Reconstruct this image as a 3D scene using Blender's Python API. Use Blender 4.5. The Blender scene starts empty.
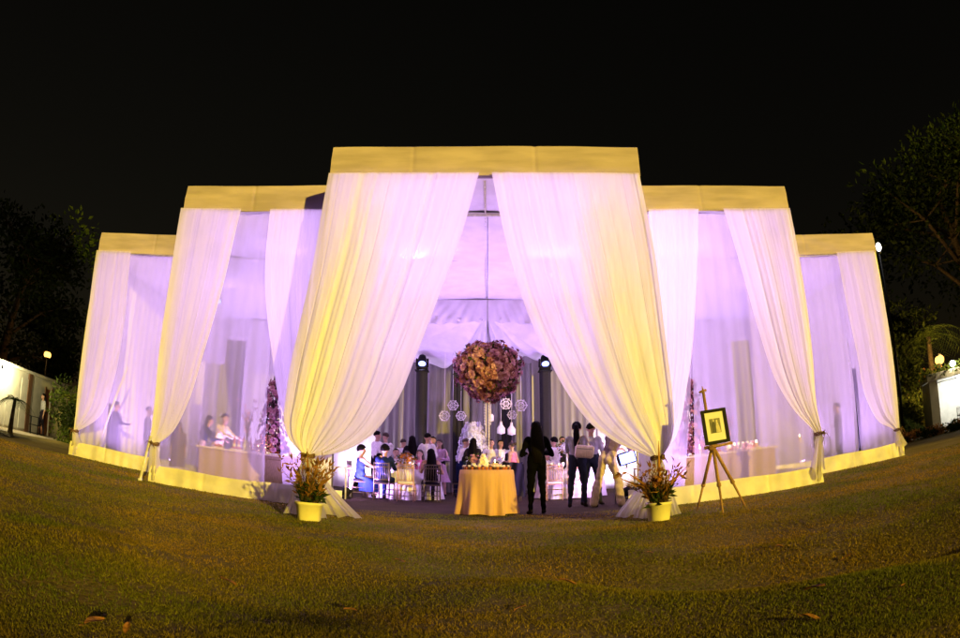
import bpy, math, random
import numpy as np
from mathutils import Vector, Matrix
random.seed(7); rng = np.random.default_rng(7)
S = bpy.context.scene
C = S.collection
R = math.radians
PI = math.pi

# ------------------------------------------------------------------ camera
CAM_X, CAM_H, TILT, FPX, OCX, OCY = 0.0667, 0.84, 0.4312, 636.15, 488.85, 196.02   # 960 x 638 pixels of the photograph
cd = bpy.data.cameras.new('camera'); cam = bpy.data.objects.new('camera', cd); C.objects.link(cam)
cam.location = (CAM_X, 0, CAM_H); cam.rotation_euler = (PI / 2 + TILT, 0, 0)
cd.type = 'PANO'; cd.panorama_type = 'FISHEYE_EQUISOLID'
cd.sensor_fit = 'HORIZONTAL'; cd.sensor_width = 36.0; cd.sensor_height = 36.0 * 681 / 1024
cd.fisheye_lens = FPX / 960 * 36.0; cd.fisheye_fov = R(180)
cd.shift_x = -(OCX - 480) / 960; cd.shift_y = -(319 - OCY) / 638
cd.clip_start = 0.02; cd.clip_end = 1000
S.camera = cam

# ------------------------------------------------------------------ render settings, sky, sun
S.render.engine = 'CYCLES'
cy = S.cycles
cy.max_bounces = 9; cy.diffuse_bounces = 6; cy.glossy_bounces = 3; cy.transmission_bounces = 8; cy.transparent_max_bounces = 24
cy.sample_clamp_indirect = 6.0; cy.use_denoising = True; cy.caustics_reflective = False; cy.caustics_refractive = False
S.view_settings.view_transform = 'Standard'; S.view_settings.look = 'None'
S.view_settings.exposure = 0.0; S.view_settings.gamma = 1.0; S.view_settings.use_curve_mapping = False

SUN_AZ, SUN_EL = R(30), R(8.5)          # the floodlight: from behind the camera's right shoulder
W = bpy.data.worlds.new('World'); S.world = W; W.use_nodes = True
wn = W.node_tree; wn.nodes.clear()
sky = wn.nodes.new('ShaderNodeTexSky'); sky.sky_type = 'NISHITA'; sky.sun_disc = False
sky.sun_elevation = SUN_EL; sky.sun_rotation = PI - SUN_AZ
tint = wn.nodes.new('ShaderNodeMix'); tint.data_type = 'RGBA'; tint.blend_type = 'MULTIPLY'; tint.inputs[0].default_value = 1
tint.inputs['B'].default_value = (1.0, 0.58, 0.30, 1)
bg = wn.nodes.new('ShaderNodeBackground'); bg.inputs[1].default_value = 0.0028
wo = wn.nodes.new('ShaderNodeOutputWorld')
wn.links.new(sky.outputs[0], tint.inputs['A']); wn.links.new(tint.outputs['Result'], bg.inputs[0]); wn.links.new(bg.outputs[0], wo.inputs[0])
sl = bpy.data.lights.new('sun', 'SUN'); sl.energy = 4.8; sl.angle = R(0.6); sl.color = (1.0, 0.72, 0.08)
so = bpy.data.objects.new('sun', sl); C.objects.link(so)
sd = Vector((math.sin(SUN_AZ) * math.cos(SUN_EL), -math.cos(SUN_AZ) * math.cos(SUN_EL), math.sin(SUN_EL)))
so.rotation_euler = sd.to_track_quat('Z', 'Y').to_euler()

# ------------------------------------------------------------------ pixel -> world (known depth)
def ray(px, py):
    u, v = px - OCX, OCY - py
    r = max(math.hypot(u, v), 1e-9); th = 2 * math.asin(r / (2 * FPX)); s = math.sin(th) / r
    f = math.cos(th); c, t = math.cos(TILT), math.sin(TILT)
    return u * s, f * c - v * s * t, f * t + v * s * c
def at(px, py, Y):
    x, y, z = ray(px, py); k = Y / y
    return Vector((CAM_X + x * k, Y, CAM_H + z * k))
def gnd(px, py, z=0.0):
    x, y, zz = ray(px, py); k = (z - CAM_H) / zz
    return Vector((CAM_X + x * k, y * k, z))

# ------------------------------------------------------------------ helpers
ORG = {}
class MB:
    def __init__(s): s.v = []; s.f = []; s.m = []; s.attr = None
    def add(s, vs, fs, m=0):
        b = len(s.v); s.v.extend([tuple(p) for p in vs]); s.f.extend([tuple(b + i for i in f) for f in fs]); s.m.extend([m] * len(fs)); return s
    def box(s, c, d, rz=0.0, m=0, M=None, bev=0.0):
        x, y, z = d[0] / 2, d[1] / 2, d[2] / 2
        if bev > 0:
            b = min(bev, x * .9, y * .9, z * .9); P = []
            for k, (zz, e) in enumerate(((-z, b), (-z + b, 0), (z - b, 0), (z, b))):
                X, Y = x - e, y - e; q = b * .6 if e == 0 else b * .4
                P += [(-X + q, -Y, zz), (X - q, -Y, zz), (X, -Y + q, zz), (X, Y - q, zz), (X - q, Y, zz), (-X + q, Y, zz), (-X, Y - q, zz), (-X, -Y + q, zz)]
            F = [tuple(range(7, -1, -1)), tuple(range(24, 32))]
            for k in range(3):
                for i in range(8): F.append((k * 8 + i, k * 8 + (i + 1) % 8, k * 8 + 8 + (i + 1) % 8, k * 8 + 8 + i))
        else:
            P = [(-x, -y, -z), (x, -y, -z), (x, y, -z), (-x, y, -z), (-x, -y, z), (x, -y, z), (x, y, z), (-x, y, z)]
            F = [(3, 2, 1, 0), (4, 5, 6, 7), (0, 1, 5, 4), (1, 2, 6, 5), (2, 3, 7, 6), (3, 0, 4, 7)]
        T = Matrix.Translation(Vector(c)) @ (M.to_4x4() if M is not None else Matrix.Rotation(rz, 4, 'Z'))
        return s.add([T @ Vector(p) for p in P], F, m)
    def tube(s, pts, rad, n=8, m=0, cap=True):
        pts = [Vector(p) for p in pts]
        if not hasattr(rad, '__len__'): rad = [rad] * len(pts)
        vs = []; prev = None
        for i, p in enumerate(pts):
            d = (pts[min(i + 1, len(pts) - 1)] - pts[max(i - 1, 0)])
            d = d.normalized() if d.length > 1e-9 else Vector((0, 0, 1))
            if prev is None:
                a = d.orthogonal().normalized()
            else:
                a = prev - d * prev.dot(d); a = a.normalized() if a.length > 1e-6 else d.orthogonal().normalized()
            prev = a; b = d.cross(a)
            for k in range(n):
                t = 2 * PI * k / n; vs.append(p + (a * math.cos(t) + b * math.sin(t)) * rad[i])
        fs = []
        for i in range(len(pts) - 1):
            for k in range(n): fs.append((i * n + k, i * n + (k + 1) % n, (i + 1) * n + (k + 1) % n, (i + 1) * n + k))
        if cap: fs += [tuple(range(n - 1, -1, -1)), tuple((len(pts) - 1) * n + k for k in range(n))]
        return s.add(vs, fs, m)
    def lathe(s, prof, c=(0, 0, 0), n=24, m=0, ripple=None):
        vs = []
        for (r, z) in prof:
            for k in range(n):
                t = 2 * PI * k / n; q = r * (1 + (ripple(t, z) if ripple else 0)); vs.append((c[0] + q * math.cos(t), c[1] + q * math.sin(t), c[2] + z))
        fs = []
        for i in range(len(prof) - 1):
            for k in range(n): fs.append((i * n + k, i * n + (k + 1) % n, (i + 1) * n + (k + 1) % n, (i + 1) * n + k))
        if prof[0][0] > 1e-4: fs.append(tuple(range(n - 1, -1, -1)))
        if prof[-1][0] > 1e-4: fs.append(tuple((len(prof) - 1) * n + k for k in range(n)))
        return s.add(vs, fs, m)
    def ball(s, c, r, n=10, m=0, M=None):
        if not hasattr(r, '__len__'): r = (r, r, r)
        vs = [Vector((0, 0, -1))]; h = max(4, n // 2 + 1)
        for i in range(1, h):
            a = -PI / 2 + PI * i / h
            for k in range(n): vs.append(Vector((math.cos(a) * math.cos(2 * PI * k / n), math.cos(a) * math.sin(2 * PI * k / n), math.sin(a))))
        vs.append(Vector((0, 0, 1))); fs = []
        for k in range(n): fs.append((0, 1 + (k + 1) % n, 1 + k)); fs.append((len(vs) - 1, 1 + (h - 2) * n + k, 1 + (h - 2) * n + (k + 1) % n))
        for i in range(h - 2):
            for k in range(n):
                a = 1 + i * n; fs.append((a + k, a + (k + 1) % n, a + n + (k + 1) % n, a + n + k))
        vs = [Vector((p.x * r[0], p.y * r[1], p.z * r[2])) for p in vs]
        if M is not None: vs = [M @ p for p in vs]
        c = Vector(c); return s.add([c + p for p in vs], fs, m)
    def grid(s, fn, nu, nv, m=0):
        vs = [fn(i / nu, j / nv) for j in range(nv + 1) for i in range(nu + 1)]
        w = nu + 1
        return s.add(vs, [(j * w + i, j * w + i + 1, (j + 1) * w + i + 1, (j + 1) * w + i) for j in range(nv) for i in range(nu)], m)
    def build(s, name, mats, parent=None, smooth=True, attr=None):
        o = parent_org(parent)
        me = bpy.data.meshes.new(name)
        vs = s.v if o.length < 1e-9 else [(p[0] - o.x, p[1] - o.y, p[2] - o.z) for p in s.v]
        me.from_pydata(vs, [], s.f); me.update()
        if not isinstance(mats, (list, tuple)): mats = [mats]
        for mm in mats: me.materials.append(mm)
        if len(mats) > 1: me.polygons.foreach_set('material_index', s.m)
        if smooth: me.polygons.foreach_set('use_smooth', [True] * len(me.polygons))
        if attr is not None:
            a = me.attributes.new('layers', 'FLOAT', 'POINT'); a.data.foreach_set('value', list(attr))
        ob = bpy.data.objects.new(name, me); C.objects.link(ob)
        if parent is not None: ob.parent = parent
        ORG[ob.name] = o
        return ob
def parent_org(p): return ORG.get(p.name, Vector((0, 0, 0))) if p is not None else Vector((0, 0, 0))
def tag(o, label=None, cat=None, group=None, kind=None):
    if label: o['label'] = label
    if cat: o['category'] = cat
    if group: o['group'] = group
    if kind: o['kind'] = kind
    return o
def thing(name, label, cat, loc=(0, 0, 0), group=None, local=False):
    """An Empty at the thing's base. Parts are modelled in world space unless local."""
    o = bpy.data.objects.new(name, None); C.objects.link(o); o.location = loc; o.empty_display_size = .1
    ORG[o.name] = Vector((0, 0, 0)) if local else Vector(loc)
    return tag(o, label, cat, group)
def copy_tree(o, parent=None):
    c = o.copy(); C.objects.link(c); c.parent = parent; ORG[c.name] = ORG.get(o.name, Vector((0, 0, 0)))
    for ch in [x for x in KIDS.get(o.name, list(o.children))]: copy_tree(ch, c)
    return c
KIDS = {}
def lamp(name, kind, loc, power, color, parent=None, **kw):
    l = bpy.data.lights.new(name, kind); l.energy = power; l.color = color
    for k, v in kw.items():
        if k != 'aim': setattr(l, k, v)
    o = bpy.data.objects.new(name, l); C.objects.link(o)
    if 'aim' in kw: o.rotation_euler = (-Vector(kw['aim'])).to_track_quat('Z', 'Y').to_euler()
    o.location = Vector(loc) - parent_org(parent)
    if parent is not None: o.parent = parent
    return o
def crv(pts, n):
    """Catmull-Rom through points, n+1 samples by chord length."""
    P = [np.array(p, float) for p in pts]
    t = [0.0]
    for a, b in zip(P, P[1:]): t.append(t[-1] + np.linalg.norm(b - a))
    t = np.array(t) / t[-1]; P = np.array(P); out = []
    T = np.gradient(P, t, axis=0)
    for q in np.linspace(0, 1, n + 1):
        i = min(max(np.searchsorted(t, q) - 1, 0), len(t) - 2); h = t[i + 1] - t[i]; s = (q - t[i]) / h
        out.append((2 * s**3 - 3 * s**2 + 1) * P[i] + (s**3 - 2 * s**2 + s) * h * T[i] + (-2 * s**3 + 3 * s**2) * P[i + 1] + (s**3 - s**2) * h * T[i + 1])
    return np.array(out)

# ------------------------------------------------------------------ materials
def new_mat(name):
    m = bpy.data.materials.new(name); m.use_nodes = True; nt = m.node_tree; nt.nodes.clear()
    out = nt.nodes.new('ShaderNodeOutputMaterial'); return m, nt, out
def N(nt, t, **kw):
    n = nt.nodes.new(t)
    for k, v in kw.items(): setattr(n, k, v)
    return n
def noise_color(nt, c1, c2, scale, detail=4, lo=.35, hi=.65, stretch=None):
    tc = N(nt, 'ShaderNodeTexCoord'); no = N(nt, 'ShaderNodeTexNoise'); no.inputs['Scale'].default_value = scale; no.inputs['Detail'].default_value = detail
    src = tc.outputs['Object']
    if stretch:
        mp = N(nt, 'ShaderNodeMapping'); mp.inputs['Scale'].default_value = stretch; nt.links.new(src, mp.inputs[0]); src = mp.outputs[0]
    nt.links.new(src, no.inputs['Vector'])
    cr = N(nt, 'ShaderNodeValToRGB'); cr.color_ramp.elements[0].position = lo; cr.color_ramp.elements[1].position = hi
    cr.color_ramp.elements[0].color = (*c1, 1); cr.color_ramp.elements[1].color = (*c2, 1)
    nt.links.new(no.outputs['Fac'], cr.inputs[0]); return cr.outputs[0], no.outputs['Fac']
def pm(name, col, rough=.6, var=.18, scale=12, metal=0.0, bump=0.0, bscale=None, c2=None, stretch=None, spec=.4):
    m, nt, out = new_mat(name); b = N(nt, 'ShaderNodeBsdfPrincipled'); nt.links.new(b.outputs[0], out.inputs[0])
    c1 = tuple(x * (1 - var) for x in col); c2 = c2 or tuple(min(1, x * (1 + var)) for x in col)
    cc, fac = noise_color(nt, c1, c2, scale, stretch=stretch); nt.links.new(cc, b.inputs['Base Color'])
    b.inputs['Roughness'].default_value = rough; b.inputs['Metallic'].default_value = metal; b.inputs['Specular IOR Level'].default_value = spec
    if bump:
        bp = N(nt, 'ShaderNodeBump'); bp.inputs['Strength'].default_value = bump; bp.inputs['Distance'].default_value = .01
        if bscale: _, fac = noise_color(nt, (0, 0, 0), (1, 1, 1), bscale, stretch=stretch)
        nt.links.new(fac, bp.inputs['Height']); nt.links.new(bp.outputs[0], b.inputs['Normal'])
    return m
def emit(name, col, k):
    m, nt, out = new_mat(name); e = N(nt, 'ShaderNodeEmission'); e.inputs[0].default_value = (*col, 1); e.inputs[1].default_value = k
    nt.links.new(e.outputs[0], out.inputs[0]); return m
def fabric(name, col, tcol, clear=.1, trans=.5, qc=None, use_layers=False, var=.06, wscale=(1, 1, 1)):
    """Cloth: front scatter, light coming through from behind, and the clear share between the threads; 'layers' counts folds that lie on each other."""
    m, nt, out = new_mat(name); L = nt.links.new
    cc, fac = noise_color(nt, tuple(x * (1 - var) for x in col), tuple(min(1, x * (1 + var)) for x in col), 3, stretch=wscale)
    d = N(nt, 'ShaderNodeBsdfDiffuse'); L(cc, d.inputs[0]); t = N(nt, 'ShaderNodeBsdfTranslucent'); t.inputs[0].default_value = (*tcol, 1)
    tr = N(nt, 'ShaderNodeBsdfTransparent')
    bp = N(nt, 'ShaderNodeBump'); bp.inputs['Strength'].default_value = .25; bp.inputs['Distance'].default_value = .01
    _, bf = noise_color(nt, (0, 0, 0), (1, 1, 1), 7, stretch=wscale); L(bf, bp.inputs['Height']); L(bp.outputs[0], d.inputs['Normal'])
    m1 = N(nt, 'ShaderNodeMixShader'); L(d.outputs[0], m1.inputs[1]); L(t.outputs[0], m1.inputs[2]); m1.inputs[0].default_value = trans
    m2 = N(nt, 'ShaderNodeMixShader'); L(m1.outputs[0], m2.inputs[1]); L(tr.outputs[0], m2.inputs[2]); m2.inputs[0].default_value = clear
    if use_layers:
        a = N(nt, 'ShaderNodeAttribute', attribute_name='layers')
        p1 = N(nt, 'ShaderNodeMath', operation='POWER'); p1.inputs[0].default_value = clear; L(a.outputs['Fac'], p1.inputs[1]); L(p1.outputs[0], m2.inputs[0])
        p2 = N(nt, 'ShaderNodeMath', operation='POWER'); p2.inputs[0].default_value = qc; L(a.outputs['Fac'], p2.inputs[1])
        p3 = N(nt, 'ShaderNodeMath', operation='MULTIPLY'); p3.inputs[1].default_value = trans / qc; L(p2.outputs[0], p3.inputs[0]); L(p3.outputs[0], m1.inputs[0])
    L(m2.outputs[0], out.inputs[0]); return m

M = {}
M['curtain'] = fabric('curtain_voile', (.84, .82, .76), (.90, .86, .90), clear=.17, trans=.68, qc=.72, use_layers=True, wscale=(6, 6, .6))
M['sheer'] = fabric('sheer_voile', (.74, .72, .74), (.86, .82, .90), clear=.69, trans=.78)
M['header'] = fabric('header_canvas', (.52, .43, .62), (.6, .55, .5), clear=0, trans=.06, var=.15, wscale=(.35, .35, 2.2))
M['skirt'] = fabric('skirt_canvas', (.80, .76, .60), (.8, .78, .7), clear=.02, trans=.12, var=.14)
M['ceiling'] = fabric('ceiling_cloth', (.80, .78, .82), (.7, .7, .7), clear=0, trans=.06)
M['roof'] = fabric('roof_canvas', (.5, .48, .42), (.3, .3, .3), clear=0, trans=.0)
M['wallcloth'] = fabric('wall_cloth', (.82, .80, .82), (.7, .7, .7), clear=0, trans=.12, wscale=(5, 5, .3))
M['greycloth'] = fabric('grey_cloth', (.25, .245, .225), (.3, .3, .3), clear=0, trans=.05, wscale=(6, 6, .3))
M['blackcloth'] = pm('black_cloth', (.010, .009, .012), .8)
M['goldcloth'] = fabric('gold_cloth', (.62, .37, .22), (.5, .3, .1), clear=0, trans=.05, wscale=(8, 8, .4))
M['whitecloth'] = fabric('white_cloth', (.80, .76, .74), (.7, .7, .7), clear=0, trans=.12, wscale=(8, 8, .4))
M['rope'] = pm('rope_fibre', (.16, .09, .03), .8, var=.4, scale=60)
M['post'] = pm('white_pole', (.70, .68, .66), .4)
M['metal'] = pm('grey_metal', (.25, .25, .27), .35, metal=.9)
M['black'] = pm('black_plastic', (.008, .008, .009), .6, spec=.12)
M['pot'] = pm('cream_pot_glaze', (.80, .74, .42), .45, var=.05, scale=6, bump=.1)
M['soil'] = pm('soil', (.05, .03, .02), .9, var=.4, scale=40)
M['wood'] = pm('easel_wood', (.36, .20, .09), .5, var=.3, scale=9, stretch=(8, 8, .6))
M['paper'] = pm('mat_board', (.80, .80, .92), .6, var=.02)
M['photo'] = pm('photo_print', (.10, .085, .07), .4, var=.7, scale=9)
M['figpale'] = pm('photo_pale_tone', (.55, .50, .42), .5, var=.25, scale=14)
M['figdark'] = pm('photo_dark_tone', (.02, .018, .016), .5, var=.3, scale=14)
M['chairwood'] = pm('chair_wood', (.09, .065, .04), .4, var=.25, scale=20)
M['chairrose'] = pm('chair_gilt', (.42, .26, .14), .4, var=.2, scale=20)
M['cushion'] = pm('chair_cushion', (.78, .74, .72), .8, var=.05)
M['skin'] = pm('skin_tan', (.36, .20, .13), .55, var=.08)
M['skin2'] = pm('skin_light', (.50, .31, .22), .55, var=.08)
M['hair'] = pm('hair_black', (.0045, .0035, .0035), .6, spec=.04, var=.4, scale=30, stretch=(6, 6, .6))
M['hair2'] = pm('hair_brown', (.035, .018, .010), .5, var=.4, scale=30, stretch=(6, 6, .6))
for nm, col in dict(black=(.0022, .0022, .0028), white=(.78, .76, .78), navy=(.012, .018, .075), blue=(.02, .035, .16), jeans=(.022, .026, .040), khaki=(.50, .40, .27), mauve=(.16, .11, .13),
                    grey=(.34, .33, .34), pink=(.70, .20, .36), lilac=(.50, .32, .46), tan=(.42, .30, .22), dark=(.018, .014, .022), shoe=(.02, .015, .012), cream=(.70, .58, .48)).items():
    M['c_' + nm] = pm('cloth_' + nm, col, .9, var=.14, scale=18, bump=.3, bscale=26, stretch=(3, 3, .8), spec=.02)
M['lens_white'] = emit('lamp_lens_white', (.26, .32, 1.0), 5)
M['lens_violet'] = emit('lamp_lens_violet', (.72, .40, 1.0), 9)
M['flame'] = emit('candle_flame', (1.0, .72, .35), 18)
M['candle'] = fabric('candle_wax', (.8, .7, .5), (.8, .6, .4), clear=0, trans=.5)
M['sodium'] = emit('sodium_lamp', (1.0, .50, .10), 3.6)
M['whitelamp'] = emit('white_lamp', (1.0, .95, .90), 25)
M['wall_paint'] = pm('white_wall_paint', (.62, .60, .52), .8, var=.10, scale=2.5, bump=.15, bscale=20)
M['door_red'] = pm('door_wood_red', (.45, .14, .06), .55, var=.2, scale=6, stretch=(4, 4, .5))
M['stone'] = pm('path_stone', (.34, .28, .20), .85, var=.2, scale=5, bump=.3, bscale=40)
M['brown'] = pm('brown_timber', (.16, .08, .04), .7, var=.25, scale=8, stretch=(4, 4, .5))
M['bark'] = pm('bark', (.09, .065, .045), .9, var=.4, scale=9, bump=.7, bscale=22)
M['terracotta'] = pm('terracotta', (.34, .14, .07), .8, var=.2)
def leafmat(name, a, b, trans=.3, patch=None):
    m, nt, out = new_mat(name); L = nt.links.new
    oi = N(nt, 'ShaderNodeNewGeometry'); cr = N(nt, 'ShaderNodeValToRGB'); cr.color_ramp.elements[0].color = (*a, 1); cr.color_ramp.elements[1].color = (*b, 1)
    L(oi.outputs['Random Per Island'], cr.inputs[0])
    d = N(nt, 'ShaderNodeBsdfDiffuse'); t = N(nt, 'ShaderNodeBsdfTranslucent'); x = N(nt, 'ShaderNodeMixShader'); x.inputs[0].default_value = trans
    col = cr.outputs[0]
    if patch:      # worn and lush patches of turf
        pc, _ = noise_color(nt, patch[0], patch[1], .55, 5, .38, .62); mp = N(nt, 'ShaderNodeMix', data_type='RGBA', blend_type='MULTIPLY'); mp.inputs[0].default_value = 1; L(col, mp.inputs['A']); L(pc, mp.inputs['B']); col = mp.outputs['Result']
    L(col, d.inputs[0]); L(col, t.inputs[0]); L(d.outputs[0], x.inputs[1]); L(t.outputs[0], x.inputs[2]); L(x.outputs[0], out.inputs[0]); return m
M['leaf'] = leafmat('leaf_green', (.025, .045, .012), (.10, .13, .03))
M['leafdark'] = leafmat('leaf_dark', (.012, .025, .010), (.05, .07, .02))
M['leaflight'] = leafmat('leaf_light_green', (.05, .085, .02), (.17, .20, .05))
M['grass'] = leafmat('grass_blade', (.115, .098, .014), (.40, .30, .038), .35, patch=((.55, .78, .7), (1.2, 1.0, .9)))
M['dry'] = leafmat('dry_leaf', (.16, .07, .02), (.42, .22, .06), .2)
M['leafbrown'] = pm('dead_leaf', (.24, .10, .035), .8, var=.5, scale=30)
M['dryred'] = leafmat('dry_red_flower', (.28, .09, .03), (.62, .32, .09), .2)
M['rosepink'] = leafmat('blossom_rose', (.42, .17, .28), (.80, .48, .62), .25)
M['rosedark'] = leafmat('blossom_plum', (.14, .04, .08), (.42, .18, .26), .2)
M['roseorange'] = leafmat('blossom_amber', (.50, .16, .02), (.80, .42, .10), .2)
M['white_petal'] = leafmat('white_petal', (.62, .60, .70), (.86, .84, .90), .3)
M['twig'] = pm('twig', (.10, .055, .035), .8, var=.3)
M['cake'] = pm('cake_icing', (.80, .70, .58), .6, var=.08, scale=30)
M['choc'] = pm('chocolate', (.10, .04, .02), .4, var=.3, scale=30)
M['amber_glass'] = pm('amber_cup', (.45, .14, .03), .2, var=.2)
M['crystal'] = pm('crystal_bead', (.75, .72, .80), .12, var=.1, spec=1.0)
M['lace'] = pm('white_lace', (.75, .70, .80), .7, var=.06)
# lawn and tent floor
def ground_mat(name, a, b, c, s1, s2):
    m, nt, out = new_mat(name); L = nt.links.new; b_ = N(nt, 'ShaderNodeBsdfPrincipled'); b_.inputs['Roughness'].default_value = .95; b_.inputs['Specular IOR Level'].default_value = .1
    c1, f1 = noise_color(nt, a, b, s1, 6); c2, f2 = noise_color(nt, a, c, s2, 8)
    mx = N(nt, 'ShaderNodeMix', data_type='RGBA'); mx.inputs[0].default_value = .5; L(c1, mx.inputs['A']); L(c2, mx.inputs['B']); L(mx.outputs['Result'], b_.inputs['Base Color'])
    bp = N(nt, 'ShaderNodeBump'); bp.inputs['Strength'].default_value = .8; bp.inputs['Distance'].default_value = .03; L(f2, bp.inputs['Height']); L(bp.outputs[0], b_.inputs['Normal'])
    L(b_.outputs[0], out.inputs[0]); return m
M['lawn'] = ground_mat('lawn_turf', (.10, .075, .022), (.22, .17, .05), (.28, .20, .06), .7, 26)
M['floor'] = ground_mat('trodden_floor', (.030, .020, .012), (.060, .042, .026), (.08, .058, .034), 1.5, 30)

# ------------------------------------------------------------------ tent dimensions
H, HB = 6.18, 5.62
D = (9.56, 11.11, 14.03); Wd = (2.67, 6.31, 10.60); BACK = 20.8

def lawn_z(x, y):
    """Gentle bumps of the lawn, dying out towards the tent."""
    x = np.asarray(x, float); y = np.asarray(y, float)
    r = np.hypot(x, y)
    f = np.clip((8.6 - r) / 3.0, 0, 1) * np.clip((y + 4) / 4, 0, 1)
    b = .06 * np.sin(x * 1.35 + .6 * y + .5) * np.sin(y * 1.1 - .5 * x) + .025 * np.sin(2.7 * x - 1.3 * y) + .018 * np.sin(3.1 * y + 1.9 * x + 1)
    b -= .17 * np.exp(-(((x - 2.6) * .45 + (y - 3.9) * .9) / .62) ** 2) * np.clip((x + .6) / 1.5, 0, 1)
    return b * f

# ------------------------------------------------------------------ lawn, floor, paths
def lawn():
    xs = np.unique(np.concatenate([np.linspace(-9, 9, 121), np.array([-300, -120, -60, -30, -18, -12, 12, 18, 30, 60, 120, 300.])]))
    ys = np.unique(np.concatenate([np.linspace(-1, 10, 80), np.array([-300, -100, -30, -8, -3, 12, 15, 20, 30, 60, 120, 300.])]))
    X, Y = np.meshgrid(xs, ys); Z = lawn_z(X, Y); w = len(xs)
    b = MB(); b.v = [tuple(p) for p in np.stack([X, Y, Z], -1).reshape(-1, 3).tolist()]
    b.f = [(j * w + i, j * w + i + 1, (j + 1) * w + i + 1, (j + 1) * w + i) for j in range(len(ys) - 1) for i in range(w - 1)]; b.m = [0] * len(b.f)
    tag(b.build('lawn', M['lawn']), kind='structure')
lawn()
b = MB(); z = .006
b.add([(-2.5, 9.9, z), (2.5, 9.9, z), (2.5, 11.2, z), (-2.5, 11.2, z)], [(0, 1, 2, 3)])
b.add([(-6.2, 11.2, z), (6.2, 11.2, z), (6.2, 14.1, z), (-6.2, 14.1, z)], [(0, 1, 2, 3)])
b.add([(-10.5, 14.1, z), (10.5, 14.1, z), (10.5, 20.7, z), (-10.5, 20.7, z)], [(0, 1, 2, 3)])
tag(b.build('floor', M['floor'], smooth=False), kind='structure')

def inside(x, y, mrg=0.12):
    return ((np.abs(x) < Wd[0] - .1) & (y > 11.9)) | ((np.abs(x) < Wd[1] + mrg) & (y > D[1] - mrg)) | ((np.abs(x) < Wd[2] + mrg) & (y > D[2] - mrg))
def grass():
    n = 620000
    r = 1.9 * (17 / 1.9) ** rng.random(n); a = (rng.random(n) - .5) * 2 * R(74)
    x = CAM_X + r * np.sin(a); y = r * np.cos(a); k = ~inside(x, y); x, y, r = x[k], y[k], r[k]
    bare = np.sin(x * 1.9 + 2 * np.sin(y * .8)) * np.sin(y * 2.3 + 1.5 * np.sin(x * 1.1)) + .7 * np.sin(x * 6.1 + y * 3.7) * np.sin(y * 7.3 - x * 2.2) + .6 * np.sin(x * 17 + y * 5) * np.sin(y * 19 - x * 6)
    k = rng.random(len(x)) > np.clip((bare - .25) * .75, 0, .8); x, y, r = x[k], y[k], r[k]; n = len(x)
    patch = .65 + .5 * np.sin(x * 2.3 + 1.7 * np.sin(y * 1.9)) * np.sin(y * 2.9 + x) * .6 + .25 * rng.random(n)
    h = (.007 + .010 * rng.random(n)) * np.clip(patch + .3, .5, 1.4) * (1 + r * .03); w = .0010 + .0009 * r
    th = rng.random(n) * 2 * PI; la = rng.normal(0, .9, n); lt = rng.random(n) * 2 * PI
    z0 = lawn_z(x, y); P = np.zeros((n, 3, 3))
    P[:, 0] = np.stack([x - w * np.cos(th), y - w * np.sin(th), z0 - .004], -1); P[:, 1] = np.stack([x + w * np.cos(th), y + w * np.sin(th), z0 - .004], -1)
    P[:, 2] = np.stack([x + h * la * np.cos(lt), y + h * la * np.sin(lt), z0 + h], -1)
    me = bpy.data.meshes.new('grass'); me.vertices.add(3 * n); me.vertices.foreach_set('co', P.ravel())
    me.loops.add(3 * n); me.loops.foreach_set('vertex_index', np.arange(3 * n, dtype=np.int32))
    me.polygons.add(n); me.polygons.foreach_set('loop_start', np.arange(0, 3 * n, 3, dtype=np.int32)); me.update(calc_edges=True)
    me.materials.append(M['grass']); o = bpy.data.objects.new('grass', me); C.objects.link(o); tag(o, kind='stuff', label='short olive lawn grass blades in front of the tent', cat='grass')
grass()

# ------------------------------------------------------------------ tent
tent = thing('event_tent', 'large white fabric event tent glowing violet inside with stepped square bays', 'tent', (0, D[0], 0))
def header(x0, x1, y, front=True):
    b = MB(); n = int(abs(x1 - x0) * 40); sm = [x0 + (x1 - x0) * q for q in ((.27, .66) if abs(x1 - x0) > 4.5 else (.45,))]
    def top(u, v):   # cloth band stretched over a beam, slightly slack
        x = x0 + (x1 - x0) * u; zz = HB + (H - HB) * v
        return (x, y - .014 * math.sin(PI * v) + .004 * math.sin(x * 5.1 + v * 3) - .009 * math.sin(PI * v) * (math.sin(x * 2.3 + 2.5 * v) * math.sin(v * 7 + x * .9) + .5 * math.sin(x * 9 + v * 11) * math.sin(x * 1.3)) + sum(.012 * math.exp(-((x - q) / .03) ** 2) for q in sm), zz + .006 * math.sin(x * 1.7) * (1 if v in (0, 1) else 0))
    b.grid(top, n, 10)
    b.add([(x0, y, H), (x1, y, H), (x1, y + .12, H), (x0, y + .12, H), (x0, y + .12, HB), (x1, y + .12, HB)], [(0, 1, 2, 3), (3, 2, 5, 4)])
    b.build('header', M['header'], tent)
def header_side(x, y0, y1):
    b = MB(); s = 1 if x > 0 else -1
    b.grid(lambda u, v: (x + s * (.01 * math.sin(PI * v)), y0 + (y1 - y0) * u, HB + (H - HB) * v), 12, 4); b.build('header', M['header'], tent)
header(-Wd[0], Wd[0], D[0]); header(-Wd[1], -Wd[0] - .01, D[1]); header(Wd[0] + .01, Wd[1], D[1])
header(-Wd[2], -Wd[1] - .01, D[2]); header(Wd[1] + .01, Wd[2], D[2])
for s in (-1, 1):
    header_side(s * Wd[0], D[0] + .12, D[1]); header_side(s * Wd[1], D[1] + .12, D[2]); header_side(s * Wd[2], D[2] + .12, BACK)
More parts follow.
